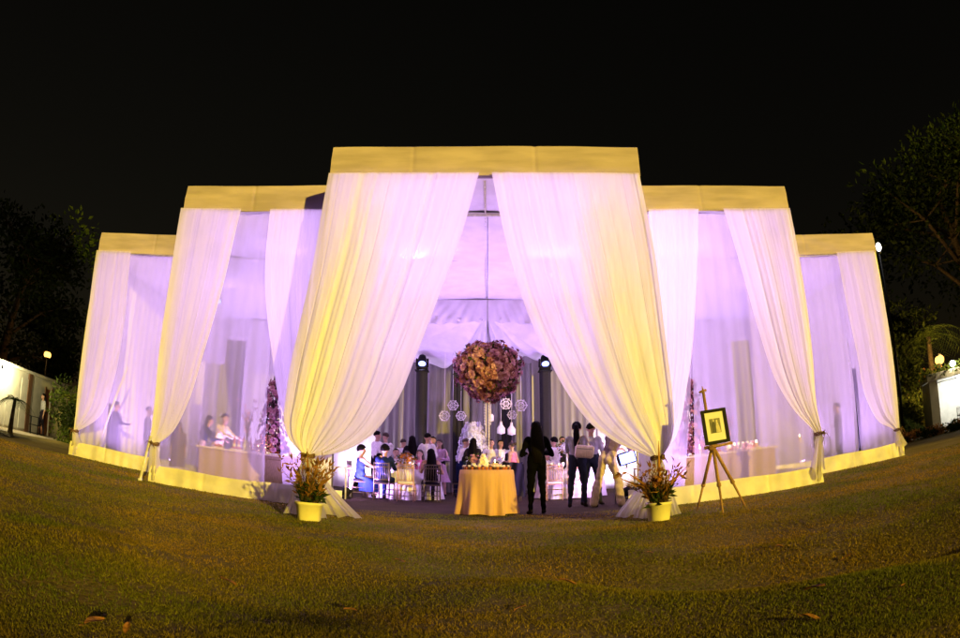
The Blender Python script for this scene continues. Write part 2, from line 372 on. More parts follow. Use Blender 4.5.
for k, (y0, y1) in enumerate(((D[0] + .12, D[1]), (D[1], D[2]), (D[2], BACK))):
    w = Wd[k] - .02
    b = MB(); b.grid(lambda u, v: (-w + 2 * w * u, y0 + (y1 - y0) * v, H - .06 + .05 * math.sin(PI * u) * math.sin(PI * v)), 16, 6); b.build('roof', M['roof'], tent)
    b = MB(); b.grid(lambda u, v: (-w + 2 * w * u, y0 + (y1 - y0) * v, HB + .03 - .05 * abs(math.sin(PI * u * (2 * w / 2.6))) - .03 * math.sin(PI * v)), 60, 8); b.build('ceiling', M['ceiling'], tent)
for x, y in [(s * (Wd[k] - .05), D[k] + .06) for k in range(3) for s in (-1, 1)] + [(s * (Wd[0] + .02), D[1] + .1) for s in (-1, 1)] + [(s * Wd[2], BACK) for s in (-1, 1)]:
    inner = y in (D[1] + .1, D[2] + .1); w_ = .045 if inner else .09
    MB().box((x, y, H / 2 - .05), (w_, w_, H - .1), bev=.012).build('post', M['metal' if inner else 'post'], tent, smooth=False)
MB().tube([(-2.6, D[1] + .06, HB - .05), (2.6, D[1] + .06, HB - .05)], .028, 10).build('beam', M['post'], tent)
MB().tube([(0, D[0] + .15, HB - .03), (0, 17.25, HB - .03)], .014, 8).build('beam', M['post'], tent)
for s in (-1, 1): MB().tube([(s * 2.8, D[2] + .06, HB), (s * Wd[2], D[2] + .06, HB)], .03, 10).build('beam', M['post'], tent)
MB().tube([(-Wd[2], 17.3, HB + .06), (Wd[2], 17.3, HB + .06)], .03, 10).build('beam', M['post'], tent)
def pleat_wall(name, p0, p1, z0, z1, mat, parent, per=.16, amp=.03, seed=0, sway=0.0):
    p0, p1 = Vector(p0), Vector(p1); d = p1 - p0; Ln = d.length; nrm = Vector((d.y, -d.x)).normalized(); n = max(8, int(Ln / per * 6)); b = MB(); rr = random.Random(seed)
    ph = [rr.random() * 6 for _ in range(4)]
    def fn(u, v):
        s = u * Ln; a = amp * (math.sin(2 * PI * s / per + 1.3 * math.sin(s * 1.7 + ph[0])) + .5 * math.sin(2 * PI * s / per * .43 + ph[1])) * (.55 + .45 * (1 - v)) + sway * math.sin(PI * v)
        q = p0 + d * u + nrm * a; return (q.x, q.y, z0 + (z1 - z0) * v)
    b.grid(fn, n, 5); return b.build(name, mat, parent)
pleat_wall('back_wall', (-Wd[2], BACK), (-3.6, BACK), .02, HB, M['wallcloth'], tent, .35, .03, 1)
pleat_wall('back_wall', (3.6, BACK), (Wd[2], BACK), .02, HB, M['wallcloth'], tent, .35, .03, 2)
b = MB(); b.grid(lambda u, v: (-3.6 + 7.2 * u, BACK + .1, .02 + (HB - .02) * v), 4, 4); b.build('back_wall', M['wallcloth'], tent)
for s in (-1, 1):
    pleat_wall('side_wall', (s * Wd[2], D[2] + .2), (s * Wd[2], BACK), .02, HB, M['wallcloth'], tent, .35, .03, 3)
    pleat_wall('side_wall', (s * Wd[1], D[1] + .2), (s * Wd[1], D[2]), .02, HB, M['sheer'], tent, .5, .02, 4)
    pleat_wall('side_wall', (s * Wd[0], D[0] + .2), (s * Wd[0], D[1] - .05), .3, HB, M['wallcloth'], tent, .22, .035, 5)
# low canvas skirts
def skirt(x0, x1, y, h=.34):
    b = MB()
    def fn(u, v):
        x = x0 + (x1 - x0) * u; return (x, y - .03 - .05 * (1 - v) - (.016 * math.sin(x * 7) + .012 * math.sin(x * 17 + 3 * math.sin(x * 2.1)) + .008 * math.sin(x * 5 + v * 9)) * (1 - .6 * v) + sum(.02 * math.exp(-((x - x0 - q) / .03) ** 2) for q in (1.2, 2.7, 3.9)), .0 + h * v + .012 * math.sin(x * 3.1) * v)
    b.grid(fn, max(10, int(abs(x1 - x0) * 40)), 8)
    b.add([(x0, y - .02, h - .01), (x1, y - .02, h - .01), (x1, y + .03, h - .01), (x0, y + .03, h - .01)], [(0, 1, 2, 3)])
    b.build('skirt', M['skirt'], tent)
skirt(-Wd[1] - .05, -Wd[0] + .2, D[1]); skirt(Wd[0] - .2, Wd[1] + .05, D[1]); skirt(-Wd[2] - .06, -Wd[1], D[2], .38); skirt(Wd[1], Wd[2] + .06, D[2], .38)
for s in (-1, 1):
    b = MB(); b.grid(lambda u, v: (s * (Wd[1] + .02 + .05 * (1 - v)), D[1] + (D[2] - D[1]) * u, .34 * v), 20, 3); b.build('skirt', M['skirt'], tent)
    b = MB(); b.grid(lambda u, v: (s * (Wd[2] + .02 + .05 * (1 - v)), D[2] + (BACK - D[2]) * u, .38 * v), 20, 3); b.build('skirt', M['skirt'], tent)
# sheer voile panels that close the recessed bays; left and right edges given as (top, bottom) x
def sheer(l, r, y, z0=.3, z1=HB + .02, seed=0):
    rr = random.Random(seed); ph = rr.random() * 6
    def fn(u, v):
        a = l[1] + (l[0] - l[1]) * v; c = r[1] + (r[0] - r[1]) * v; x = a + (c - a) * u
        return (x, y + .018 * math.sin(x * 9 + ph) + .012 * math.sin(x * 23), z0 + (z1 - z0) * v)
    b = MB(); b.grid(fn, max(12, int((r[1] - l[1]) * 24)), 10); b.build('sheer_panel', M['sheer'], tent)
XL = lambda px, py, k: at(px, py, D[k]).x
yb = D[1] + .14
sheer((-6.25, -6.25), (XL(275, 250, 1), XL(262, 470, 1)), yb, seed=1); sheer((XL(270, 250, 1), XL(281, 470, 1)), (-2.72, -2.72), yb + .02, seed=2)
sheer((2.72, 2.72), (XL(697, 250, 1), XL(687, 470, 1)), yb, seed=3); sheer((XL(690, 250, 1), XL(696, 470, 1)), (6.25, 6.25), yb + .02, seed=4)
yb = D[2] + .14
sheer((-10.5, -10.5), (-6.4, -6.4), yb, seed=5); sheer((6.4, 6.4), (XL(845, 300, 2), XL(858, 450, 2)), yb, seed=6); sheer((XL(842, 300, 2), XL(864, 450, 2)), (10.5, 10.5), yb + .02, seed=7)

# ------------------------------------------------------------------ tied-back curtains
def curtain(label, outer, inner, Y, tie, folds=20, tails=(), billow=.12, seed=0, amp=.014, rope=True, gw=.07, bands=((.05, .09, 2.6), (.5, .05, .8)), mat='curtain'):
    """outer / inner: outline points (photo pixels, on the plane at depth Y) from header to tie."""
    rr = random.Random(seed); T = at(tie[0], tie[1], Y)
    A = [at(p[0], p[1], Y) for p in outer]; B = [at(p[0], p[1], Y) for p in inner]
    s = 1 if B[0].x > A[0].x else -1
    A[0].z = B[0].z = HB + .03
    A.append(T + Vector((-s * gw, 0, .0))); B.append(T + Vector((s * gw, 0, .0)))
    nv, nu = 46, folds * 8
    a, c = crv(A, nv), crv(B, nv); w0 = np.linalg.norm(c[0] - a[0])
    ph = [rr.random() * 2 * PI for _ in range(6)]
    nr = np.random.default_rng(seed + 50); lv = []
    for fr in (folds * .38, folds * .9, folds * 2.1): g = nr.normal(0, 1, int(fr) + 6); lv.append((fr, g))
    def fold_at(u, v):
        out = []
        for (fr, g) in lv:
            q = (u + .006 * math.sin(v * 3 + u * 20)) * fr + 1; i = int(q); t_ = q - i; t_ = t_ * t_ * (3 - 2 * t_); i = min(max(i, 0), len(g) - 2); out.append(g[i] * (1 - t_) + g[i + 1] * t_)
        return out
    b = MB(); at_ = []
    root = thing('curtain', label, 'curtain', (T.x, Y, 0), 'tied-back voile curtains of the tent')
    for j in range(nv + 1):
        v = j / nv; wid = np.linalg.norm(c[j] - a[j]); lay = w0 / max(wid, .02)
        for i in range(nu + 1):
            u = i / nu
            uu = u + .012 * math.sin(2 * PI * u * 3 + ph[0]) + .006 * math.sin(2 * PI * u * 9 + ph[1])
            p = a[j] + (c[j] - a[j]) * uu
            n1, n2, n3 = fold_at(u, v); fold = .9 * n1 * (.5 + .9 * v) + .55 * n2 + .22 * n3 * (1 - .5 * v)
            am = amp * (.55 + .9 * v) * (1 if v < .93 else .8)
            y = p[1] - .06 - billow * math.sin(PI * v) ** 1 * (.6 + .4 * math.sin(PI * u)) + am * fold
            b.v.append((p[0] + .3 * am * n2, y, p[2]))
            bd = sum(k_ * math.exp(-((u - c_) / w_) ** 2) for c_, w_, k_ in bands) * min(1, .12 + 1.5 * v)
            at_.append(max(.8, 1 + .40 * max(0.0, lay - 1) ** .85 * (1 + .3 * n1) + .22 * max(0, n2) + .15 * n3 + bd))
    w = nu + 1; b.f = [(j * w + i, j * w + i + 1, (j + 1) * w + i + 1, (j + 1) * w + i) for j in range(nv) for i in range(nu)]; b.m = [0] * len(b.f)
    b.build('drape', M[mat], root, attr=at_)
    for (xl, xr, py, yy, lift) in tails:       # the ends below the tie fan out on the grass
        L_, R_ = at(xl, py, yy), at(xr, py, yy); b = MB(); k = 26; at_ = []; z0 = T.z
        for j in range(15):
            v = j / 14
            for i in range(k * 4 + 1):
                u = i / (k * 4); ww = v ** 1.35
                xx = (T.x + (u - .5) * 2 * gw) * (1 - ww) + (L_.x + (R_.x - L_.x) * u) * ww
                yc = (Y - .06) * (1 - v) + yy * v; fo = math.sin(2 * PI * (u * 2.6 + .3 * u * u) + ph[1]) + .45 * math.sin(2 * PI * u * 6.3 + ph[2] + v) + .15 * math.sin(2 * PI * u * 15 + ph[3])
                b.v.append((xx + .02 * v * math.sin(u * 13 + ph[4]), yc + (.015 + .075 * v) * fo - .05 * v * v * math.sin(PI * u) - (.05 * max(0, v - .88) / .12 * (1 + .6 * math.sin(u * 17 + ph[0]))), (z0 + .02) * (1 - v) + (.010 + .014 * (1 + math.sin(u * 11 + ph[5])) + lift * (.5 + .5 * math.sin(u * 9))) * v)); at_.append(2.2 - 1.1 * v)
        w = k * 4 + 1; b.f = [(j * w + i, j * w + i + 1, (j + 1) * w + i + 1, (j + 1) * w + i) for j in range(14) for i in range(k * 4)]; b.m = [0] * len(b.f)
        b.build('drape_tail', M['curtain'], root, attr=at_)
    if rope:
        b = MB()
        for q in range(3):
            b.tube([(T.x + (gw + .035) * math.cos(t), Y - .06 + .11 * math.sin(t), T.z + .02 * (q - 1) + .012 * math.sin(3 * t + q)) for t in np.linspace(0, 2 * PI, 17)], .013, 6)
        for t in (-.5, .25, .9, 1.5):
            b.tube([(T.x, Y - .19, T.z), (T.x + .07 * math.sin(t * 2), Y - .24, T.z + .06 * math.cos(t * 2)), (T.x + .13 * math.sin(t * 2.3), Y - .22, T.z + .05 - .16 * abs(t))], [.012, .010, .004], 5)
        b.build('tie_rope', M['rope'], root)
    return root
curtain('tall voile curtain tied back above the pot with upright spiky dried stems at the entrance',
        [(327.7, 175), (321, 215), (315, 255), (307, 295), (299, 331), (290, 372), (286, 400), (284, 420), (289, 438)],
        [(478, 175), (460.6, 236.6), (438.7, 299), (416.7, 355.7), (394.8, 406), (366.6, 440), (335, 454)], D[0], (309, 456), 36,
        [(326, 364, 512, 9.25, 0), (287, 329, 518, 8.75, 0)], seed=3, bands=((.26, .14, 4.2), (.46, .07, 1.5), (.60, .03, .8), (.08, .05, .7)))
curtain('tall voile curtain tied back beside the easel at the entrance',
        [(640.5, 176), (648, 215), (655, 255), (660, 295), (664, 331), (669, 372), (672, 400), (673, 425), (670, 442)],
        [(494, 175), (511, 255), (536, 331), (551, 362), (567, 392), (598, 430), (625, 447), (640, 453)], D[0], (656.5, 458), 36,
        [(614, 655, 509, 9.4, 0), (632, 679, 517, 8.95, 0)], seed=4, bands=((.30, .16, 4.0), (.12, .05, 1.4), (.52, .06, 1.3), (.70, .03, .7)))
curtain('voile curtain swept to the outer post of the bay behind the leaning yellow prop',
        [(183, 210), (174, 273), (162.6, 357.6), (157, 415)], [(243, 210), (224.7, 290), (205, 357.6), (188, 408), (172, 435)], D[1], (155.5, 444), 17, [(151, 160, 484, D[1] - .02, .3)], seed=5, billow=.07)
curtain('voile curtain hanging in the bay beside the pot with spiky stems',
        [(324, 210), (320, 300), (318, 420)], [(270, 210), (265, 273), (271, 346), (288, 425), (303, 448)], D[1], (317, 455), 15, seed=6, billow=.06, rope=False)
curtain('voile curtain hanging in the bay right behind the easel',
        [(647, 210), (652, 300), (655, 420)], [(697, 210), (694, 290), (685, 386), (671, 442)], D[1], (657, 455), 15, seed=7, billow=.06, rope=False)
curtain('voile curtain swept to the outer post of the bay behind the easel',
        [(789.5, 210), (802, 284), (811, 357.6), (816, 412)], [(723, 210), (741, 273), (758, 335), (775, 383), (795, 414), (808, 427)], D[1], (818, 434), 18, [(810, 822, 482, D[1] - .02, .3)], seed=8, billow=.07)
curtain('voile curtain tied to the end post nearest the white building with the red door',
        [(97, 252), (88, 323), (79, 388), (75.5, 418)], [(131.6, 254), (125, 331), (115, 384), (103, 415), (86, 428)], D[2], (76, 431), 13, [(72, 80, 455, D[2] - .02, .3)], seed=9, billow=.06)
curtain('voile curtain tied to the end post of the bay nearest the lit kiosk',
        [(873.5, 255), (885, 318), (893, 375), (897, 415)], [(836, 256), (846, 310), (855, 353), (866, 402), (879, 423), (890, 428)], D[2], (896.5, 430), 13, [(896, 906, 454, D[2] - .02, .3)], seed=10, billow=.06)
curtain('long loose voile curtain inside the bay behind the leaning yellow prop', [(172, 255), (170, 330), (160, 450)], [(140, 255), (134, 330), (140, 430)], D[2] + .3, (150, 462), 7, seed=11, billow=.04, rope=False, gw=.35, mat='sheer')
curtain('long loose voile curtain inside the bay nearest the lit kiosk', [(800, 257), (808, 340), (818, 440)], [(833, 257), (840, 330), (843, 420)], D[2] + .3, (826, 455), 7, seed=12, billow=.04, rope=False, gw=.35, mat='sheer')

# ------------------------------------------------------------------ stage lights of the tent
def uplight(x, y, power, col=(.60, .345, 1.0), aim=(0, 0, 1), label='small black floor lamp throwing violet light up the white cloth', size=.22, spread=170):
    t = thing('floor_uplight', label, 'stage light', (x, y, 0), 'violet floor lamps along the tent walls'); a = Vector(aim).normalized()
    q = a.to_track_quat('Z', 'Y').to_matrix(); c = Vector((x, y, .2))
    b = MB(); b.box((x, y, .03), (.22, .22, .03), bev=.006); b.box((x - .13, y, .12), (.012, .03, .18)); b.box((x + .13, y, .12), (.012, .03, .18)); b.build('bracket', M['black'], t, smooth=False)
    b = MB(); b.lathe([(.06, -.14), (.10, -.10), (.115, .0), (.12, .06), (.105, .06)], n=16); b.v = [tuple(c + q @ Vector(p)) for p in b.v]; b.build('housing', M['black'], t)
    b = MB(); b.lathe([(.0, .064), (.10, .064)], n=16); b.v = [tuple(c + q @ Vector(p)) for p in b.v]; b.build('lens', M['lens_violet'], t)
    lamp('uplight_lamp', 'AREA', c + a * .09, power, col, t, shape='DISK', size=size, spread=R(spread), aim=a)
UP = 125
for s in (-1, 1):
    uplight(s * 9.9, 18.6, UP * .48, aim=(-s * .25, -.1, 1)); uplight(s * 9.3, 15.0, UP * .48, aim=(-s * .15, 0, 1)); uplight(s * 6.9, 19.9, UP * .55, aim=(-s * .1, -.3, 1))
    uplight(s * 5.7, 13.4, UP * .48, aim=(-s * .2, -.1, 1)); uplight(s * 4.6, 16.6, UP * .48, aim=(0, -.2, 1)); uplight(s * 3.2, 11.9, UP * .5, aim=(s * .2, -.1, 1)); uplight(s * 3.1, 14.3, UP * 2.1, aim=(-s * .45, .3, 1), label='small black floor lamp by the guest tables throwing violet light up at the ceiling'); uplight(s * 2.75, 18.9, UP * .7, aim=(-s * .4, -.6, 1), label='small black floor lamp by the black column throwing violet light up at the swagged ceiling')
    uplight(s * 4.1, 20.0, UP * .5, col=(.85, .70, 1.0), aim=(-s * .1, .35, 1), label='small black floor lamp washing the bright white back cloth near the grey drapes')

def beam_flood(x, y, aim, power, label, col=(.76, .53, 1.0)):
    t = thing('beam_floodlight', label, 'stage light', (x, y, HB - .12), 'small floodlights hanging from the tent beams'); a = Vector(aim).normalized(); q = a.to_track_quat('Z', 'Y').to_matrix(); c = Vector((x, y, HB - .30))
    MB().tube([(x, y, HB - .10), (x, y, HB - .22)], .012, 6).build('hanger', M['metal'], t)
    b = MB(); b.lathe([(.03, -.12), (.06, -.09), (.075, .04), (.065, .04)], n=14); b.v = [tuple(c + q @ Vector(p)) for p in b.v]; b.build('housing', M['black'], t)
    b = MB(); b.lathe([(0, .044), (.062, .044)], n=14); b.v = [tuple(c + q @ Vector(p)) for p in b.v]; b.build('lens', M['lens_white'], t)
    lamp('floodlight_lamp', 'AREA', c + a * .07, power, col, t, shape='DISK', size=.14, spread=R(150), aim=a)
FL = 110
for s in (-1, 1):
    beam_flood(s * 1.5, D[2] + .1, (s * .12, -1, -.42), FL * .58, 'small white floodlight on the second beam behind a tied entrance curtain')
    beam_flood(s * 4.2, D[2] + .1, (s * .05, -1, -.6), FL * .5, 'small floodlight on the second beam inside a side bay', (.64, .40, 1.0))
    beam_flood(s * 8.0, 17.3, (s * .05, -1, -.6), FL * .45, 'small floodlight on the rear beam inside an end bay', (.62, .39, 1.0))

# ------------------------------------------------------------------ back of the hall: grey drapes, black columns, moving heads, swagged ceiling
for x0, x1, lab in ((-3.45, -2.2, 'grey pleated backdrop drape beside the bright white cloth, behind the seated guests in blue'), (-1.85, -.55, 'mauve grey pleated backdrop drape behind the white flower cascade'),
                    (-.5, 1.45, 'mauve grey pleated backdrop drape behind the hanging lace ornaments'), (1.8, 3.3, 'grey pleated backdrop drape behind the woman with the ponytail')):
    tag(pleat_wall('backdrop_drape', (x0, BACK - .35), (x1, BACK - .35), .02, 4.30, M['greycloth'], None, .22, .05, int(x0 * 10)), lab, 'drape', 'grey drapes along the back of the hall')
for x, lab in ((-.9, 'narrow black cloth strip behind the white flower cascade'), (.62, 'narrow black cloth strip behind the hanging lace bottles')):
    tag(pleat_wall('black_drape', (x - .16, BACK - .55), (x + .16, BACK - .55), .02, 4.2, M['blackcloth'], None, .16, .03, 3), lab, 'drape', 'black strips on the backdrop')
def column(px, lab, lab2):
    p = at(px, 400, 19.6); x = p.x
    t = thing('lighting_column', lab, 'column', (x, 19.6, 0), 'black lighting columns')
    b = MB(); b.grid(lambda u, v: (x + (.17 + .01 * math.sin(u * 40)) * math.cos(2 * PI * u), 19.6 + (.17 + .01 * math.sin(u * 40)) * math.sin(2 * PI * u), .04 + 3.82 * v), 32, 4); b.build('cloth_cover', M['blackcloth'], t)
    MB().box((x, 19.6, .02), (.6, .6, .03), bev=.008).build('base_plate', M['metal'], t, smooth=False); MB().box((x, 19.6, 3.88), (.42, .42, .03), bev=.008).build('top_plate', M['black'], t, smooth=False)
    h = thing('moving_head_light', lab2, 'stage light', (x, 19.6, 3.9), 'moving head lights on black columns')
    MB().box((x, 19.6, 3.96), (.34, .30, .12), bev=.03).build('lamp_base', M['black'], h)
    b = MB(); b.box((x - .17, 19.6, 4.14), (.05, .14, .28), bev=.02); b.box((x + .17, 19.6, 4.14), (.05, .14, .28), bev=.02); b.box((x, 19.6, 4.03), (.30, .12, .04)); b.build('yoke', M['black'], h)
    d = Vector((.05, -.62, -.78)).normalized(); q = d.to_track_quat('Z', 'Y').to_matrix(); c = Vector((x, 19.56, 4.22))
    b = MB(); b.lathe([(.03, -.2), (.11, -.16), (.14, -.02), (.135, .12), (.15, .16), (.14, .16)], n=18); b.v = [tuple(c + q @ Vector(p)) for p in b.v]; b.build('lamp_head', M['black'], h)
    b = MB(); b.lathe([(0, .175), (.115, .165)], n=18); b.v = [tuple(c + q @ Vector(p)) for p in b.v]; b.build('lens', M['lens_white'], h)
    lamp('moving_head_lamp', 'SPOT', c + d * .2, 60, (.55, .5, 1.0), h, spot_size=R(70), spot_blend=.8, shadow_soft_size=.08, aim=d)
column(421.5, 'black cloth covered column behind the seated guests in blue', 'moving head stage light on the column nearest the white shirted guests')
column(545.5, 'black cloth covered column behind the woman in black', 'moving head stage light on the column above the woman in black')
# swagged ceiling cloth from the beam down to the backdrop
def swag():
    x0, x1 = -3.8, 3.8; b = MB()
    def val(u, v):      # front valance, gathered
        x = x0 + (x1 - x0) * u; f = math.sin(u * 210 + 4 * math.sin(u * 11) + v * 14 * math.sin(2 * PI * u)); g = math.sin(u * 63 + v * 22 * (u - .5))
        return (x, 17.22 - .10 * v * (1 - v) - (.045 * f + .08 * g) * v, 5.56 - v * (.62 + .10 * abs(math.sin(PI * u * 2))))
    def top(u, v):      # canopy: folds that fan out from the middle of the front beam
        x = x0 + (x1 - x0) * u; y = 17.25 + (BACK - .4 - 17.25) * v; an = math.atan2((u - .5) * 3.2, v + .10)
        q_ = an * 13 + 1.2 * math.sin(an * 4); f = math.sin(q_) + .45 * math.sin(2 * q_ + .7); f2 = math.sin(an * 31 + 2 * math.sin(an * 5)); g = (.25 + .75 * v) * (1 - .3 * v)
        return (x, y, 5.02 - .70 * v ** .9 - .16 * math.sin(PI * v) * abs(math.sin(PI * (u - .5) * 1.6)) + (.26 * f + .07 * f2) * g)
    b.grid(val, 260, 12); ob = b.build('valance', M['ceiling'], SW); b = MB(); b.grid(top, 220, 30); b.build('canopy', M['ceiling'], SW)
SW = thing('swagged_ceiling_cloth', 'gathered white cloth swagged under the ceiling above the grey backdrop', 'ceiling drape', (0, 17.3, 5.5)); swag()
for px, lab in ((232, 'tall grey drape strip standing behind the bar with two people bending over it'), (212, 'thin mauve drape strip behind the two people at the bar'), (745, 'tall grey drape strip behind the buffet with candles and the globe bouquet')):
    x = at(px, 400, 16.0).x; w = .28
    tag(pleat_wall('drape_strip', (x - w, 16.0), (x + w, 16.0), .02, 3.9 if px != 212 else 3.2, M['greycloth'], None, .2, .05, px), lab, 'drape', 'drape strips inside the side bays')

# ------------------------------------------------------------------ blossoms and leaves
def blossoms(n, fn, r, petals=6, seed=0):
    """n cupped flower heads; fn(rr) -> (position, outward normal)."""
    b = MB(); rr = random.Random(seed)
    for _ in range(n):
        p, nn = fn(rr); p = Vector(p); nn = Vector(nn).normalized(); a = nn.orthogonal().normalized(); c = nn.cross(a); s = r * rr.uniform(.6, 1.35); t0 = rr.random() * 6
        for ring, (rad, lift, k) in enumerate(((1.0, .25, petals), (.55, .6, petals - 1))):
            for i in range(k):
                t = t0 + ring * .5 + 2 * PI * i / k; d = a * math.cos(t) + c * math.sin(t); e = nn.cross(d)
                q = p + nn * (s * .1); w = s * rad * .55
                b.add([q, q + d * s * rad * .55 - e * w + nn * s * lift * .55, q + d * s * rad + nn * s * lift, q + d * s * rad * .55 + e * w + nn * s * lift * .55], [(0, 1, 2, 3)])
    return b
def leaves(n, fn, l, w, seed=0, bend=.3):
    b = MB(); rr = random.Random(seed)
    for _ in range(n):
        p, d = fn(rr); p = Vector(p); d = Vector(d).normalized(); e = d.cross(Vector((rr.uniform(-1, 1), rr.uniform(-1, 1), rr.uniform(-1, 1)))); e = e.normalized() if e.length > 1e-5 else d.orthogonal(); k = rr.uniform(.6, 1.3); nn = d.cross(e)
        L_ = l * k; b.add([p, p + d * L_ * .45 + e * w * k, p + d * L_ + nn * L_ * bend, p + d * L_ * .45 - e * w * k], [(0, 1, 2, 3)])
    return b
def sph(rr): 
    v = Vector((rr.gauss(0, 1), rr.gauss(0, 1), rr.gauss(0, 1))); return v.normalized()
def shell(c, r, lo=.8, hi=1.05, sq=(1, 1, 1)):
    c = Vector(c)
    def f(rr):
        v = sph(rr); k = r * rr.uniform(lo, hi) * (1 + .05 * math.sin(v.x * 7 + v.z * 5) + .05 * math.sin(v.x * 13 - v.z * 11 + v.y * 9)); return c + Vector((v.x * k * sq[0], v.y * k * sq[1], v.z * k * sq[2])), v
    return f

# hanging ball of flowers under the beam
cb = at(487.5, 371, D[1] + .06); fb = thing('hanging_flower_ball', 'big dusty pink ball of flowers hanging in the entrance above the gold table', 'flower ball', (cb.x, cb.y, cb.z))
MB().ball(cb, .43, 20).build('foam_core', M['rosedark'], fb)
blossoms(430, shell(cb, .515, .86, 1.03, (1.05, 1.05, .95)), .070, 7, 1).build('blossom', M['rosepink'], fb, smooth=False)
blossoms(330, shell(cb, .515, .84, 1.12, (1.05, 1.05, .95)), .060, 6, 2).build('blossom', M['rosedark'], fb, smooth=False)
blossoms(30, shell(cb, .515, .92, 1.06, (1.05, 1.05, .95)), .050, 6, 3).build('blossom', M['roseorange'], fb, smooth=False)
leaves(420, shell(cb, .515, .84, 1.03, (1.05, 1.05, .95)), .085, .022, 4).build('foliage', M['leaf'], fb, smooth=False)
MB().tube([(cb.x, cb.y, cb.z + .4), (cb.x, cb.y, HB - .06)], .007, 6).build('cable', M['metal'], fb)
for k in range(6):
    an = k * PI / 3; x, y = cb.x + .05 * math.cos(an), cb.y + .05 * math.sin(an); b = MB(); L_ = .5 + .22 * (k % 3)
    b.lathe([(.003 + .011 * abs(math.sin(q * PI / 4)), -.48 - L_ + q * .0125) for q in range(int(L_ / .0125))], (x, y, cb.z), 6)
    b.build('crystal_strand', M['crystal'], fb)

# hanging ornaments of lace
def lace(px, py, r, Y, lab, kind):
    c = at(px, py, Y); t = thing('lace_ornament', lab, 'ornament', (c.x, c.y, c.z), 'white lace ornaments hanging at the back')
    MB().tube([(c.x, c.y, c.z + r), (c.x, c.y, 4.3)], .006, 5).build('string', M['lace'], t)
    b = MB()
    if kind == 'ring':
        for q, rad in ((0, r), (1, r * .55)):
            b.tube([(c.x + rad * math.cos(a), c.y, c.z + rad * math.sin(a)) for a in np.linspace(0, 2 * PI, 13)], r * .10, 6)
        for k in range(6):
            a = k * PI / 3; b.tube([(c.x + .15 * r * math.cos(a), c.y, c.z + .15 * r * math.sin(a)), (c.x + r * math.cos(a), c.y, c.z + r * math.sin(a))], r * .09, 5); b.ball((c.x + r * 1.08 * math.cos(a), c.y, c.z + r * 1.08 * math.sin(a)), r * .16, 6)
    elif kind == 'bottle':
        b.lathe([(0, -r * 1.5), (r * .75, -r * 1.3), (r * .8, -r * .3), (r * .3, r * .4), (r * .22, r), (r * .3, r * 1.05)], c, 12)
    else:
        b.lathe([(0, -r), (r * .7, -r * .9), (r * .7, r * .6), (r * .4, r), (0, r)], c, 8)
    b.build('body', M['lace'], t)
for a in ((444.5, 416, .14, 18.6, 'round white lace ring hanging lowest, nearest the black column over the guests', 'ring'), (453, 405.5, .14, 18.6, 'round white lace ring higher than its neighbours, just below the flower ball', 'ring'),
          (461, 416, .13, 18.6, 'round white lace ring right beside the top of the white flower cascade', 'ring'), (521, 405.5, .16, 18.6, 'larger white lace ring hanging alone near the column behind the woman in black', 'ring'),
          (512, 415, .12, 18.6, 'white lace ring hanging over the paper doll shaped ornament', 'ring'), (506, 404, .15, 18.3, 'white lace ring partly tucked under the flower ball', 'ring'),
          (491, 418, .11, 18.0, 'small cream lantern hanging below the middle of the flower ball', 'lantern'), (501, 427, .15, 18.4, 'white bottle shaped hanging ornament between lantern and lace rings', 'bottle'), (511.5, 428, .15, 18.4, 'white bottle shaped hanging ornament against the black strip', 'bottle')):
    lace(*a)
# white flower cascade
c = at(473, 428, 18.8); fc = thing('flower_cascade', 'tall brightly lit white flower cascade standing before the backdrop', 'flower arrangement', (c.x, c.y, 0))
MB().lathe([(.22, 0), (.24, .04), (.05, .08), (.05, 1.0), (.16, 1.1)], (c.x, c.y, .02), 16).build('stand', M['crystal'], fc)
def casc(rr):
    z = rr.random(); t = rr.random() * 2 * PI; rad = (.36 * math.sqrt(max(0.05, 1 - z)) + .12) * rr.uniform(.7, 1.05); return (c.x + rad * math.cos(t), c.y + rad * math.sin(t), 1.05 + z * 1.15), (math.cos(t), math.sin(t), .2)
blossoms(420, casc, .065, 6, 8).build('blossom', M['white_petal'], fc, smooth=False)
lamp('cascade_lamp', 'POINT', (c.x + .1, c.y - .75, 1.5), 9, (.65, .72, 1.0), fc, shadow_soft_size=.06)

# ------------------------------------------------------------------ furniture in the tent
def make_chair(wood, cushion, label):
    """Chiavari chair, local space, seat faces +Y."""
    t = thing('banquet_chair', label, 'chair', local=True)
    k = [MB().box((0, 0, .445), (.40, .40, .045), bev=.018).build('cushion', M[cushion], t)]
    k.append(MB().box((0, 0, .405), (.41, .41, .03), bev=.01).build('seat', M[wood], t, smooth=False))
    for x in (-.18, .18):
        k.append(MB().tube([(x, .18, 0), (x * .97, .18, .2), (x, .18, .40)], [.013, .016, .017], 8).build('leg', M[wood], t))
        k.append(MB().tube([(x * 1.02, -.21, 0), (x, -.185, .40), (x, -.20, .62), (x * .98, -.235, .90)], [.013, .017, .016, .013], 8).build('leg', M[wood], t))
    b = MB()
    for z, y in ((.50, -.192), (.80, -.222), (.88, -.232)): b.tube([(-.18, y, z), (0, y - .012, z), (.18, y, z)], .013, 6)
    for i in range(6):
        x = -.135 + .054 * i; b.tube([(x, -.194, .50), (x, -.232, .88)], .008, 6)
    k.append(b.build('backrest', M[wood], t))
    b = MB()
    for z in (.14, .26):
        for x in (-.18, .18): b.tube([(x, .18, z), (x, -.195, z)], .009, 6)
        b.tube([(-.18, .18, z), (.18, .18, z)], .009, 6)
    k.append(b.build('stretcher', M[wood], t)); KIDS[t.name] = k; return t
CH = {}
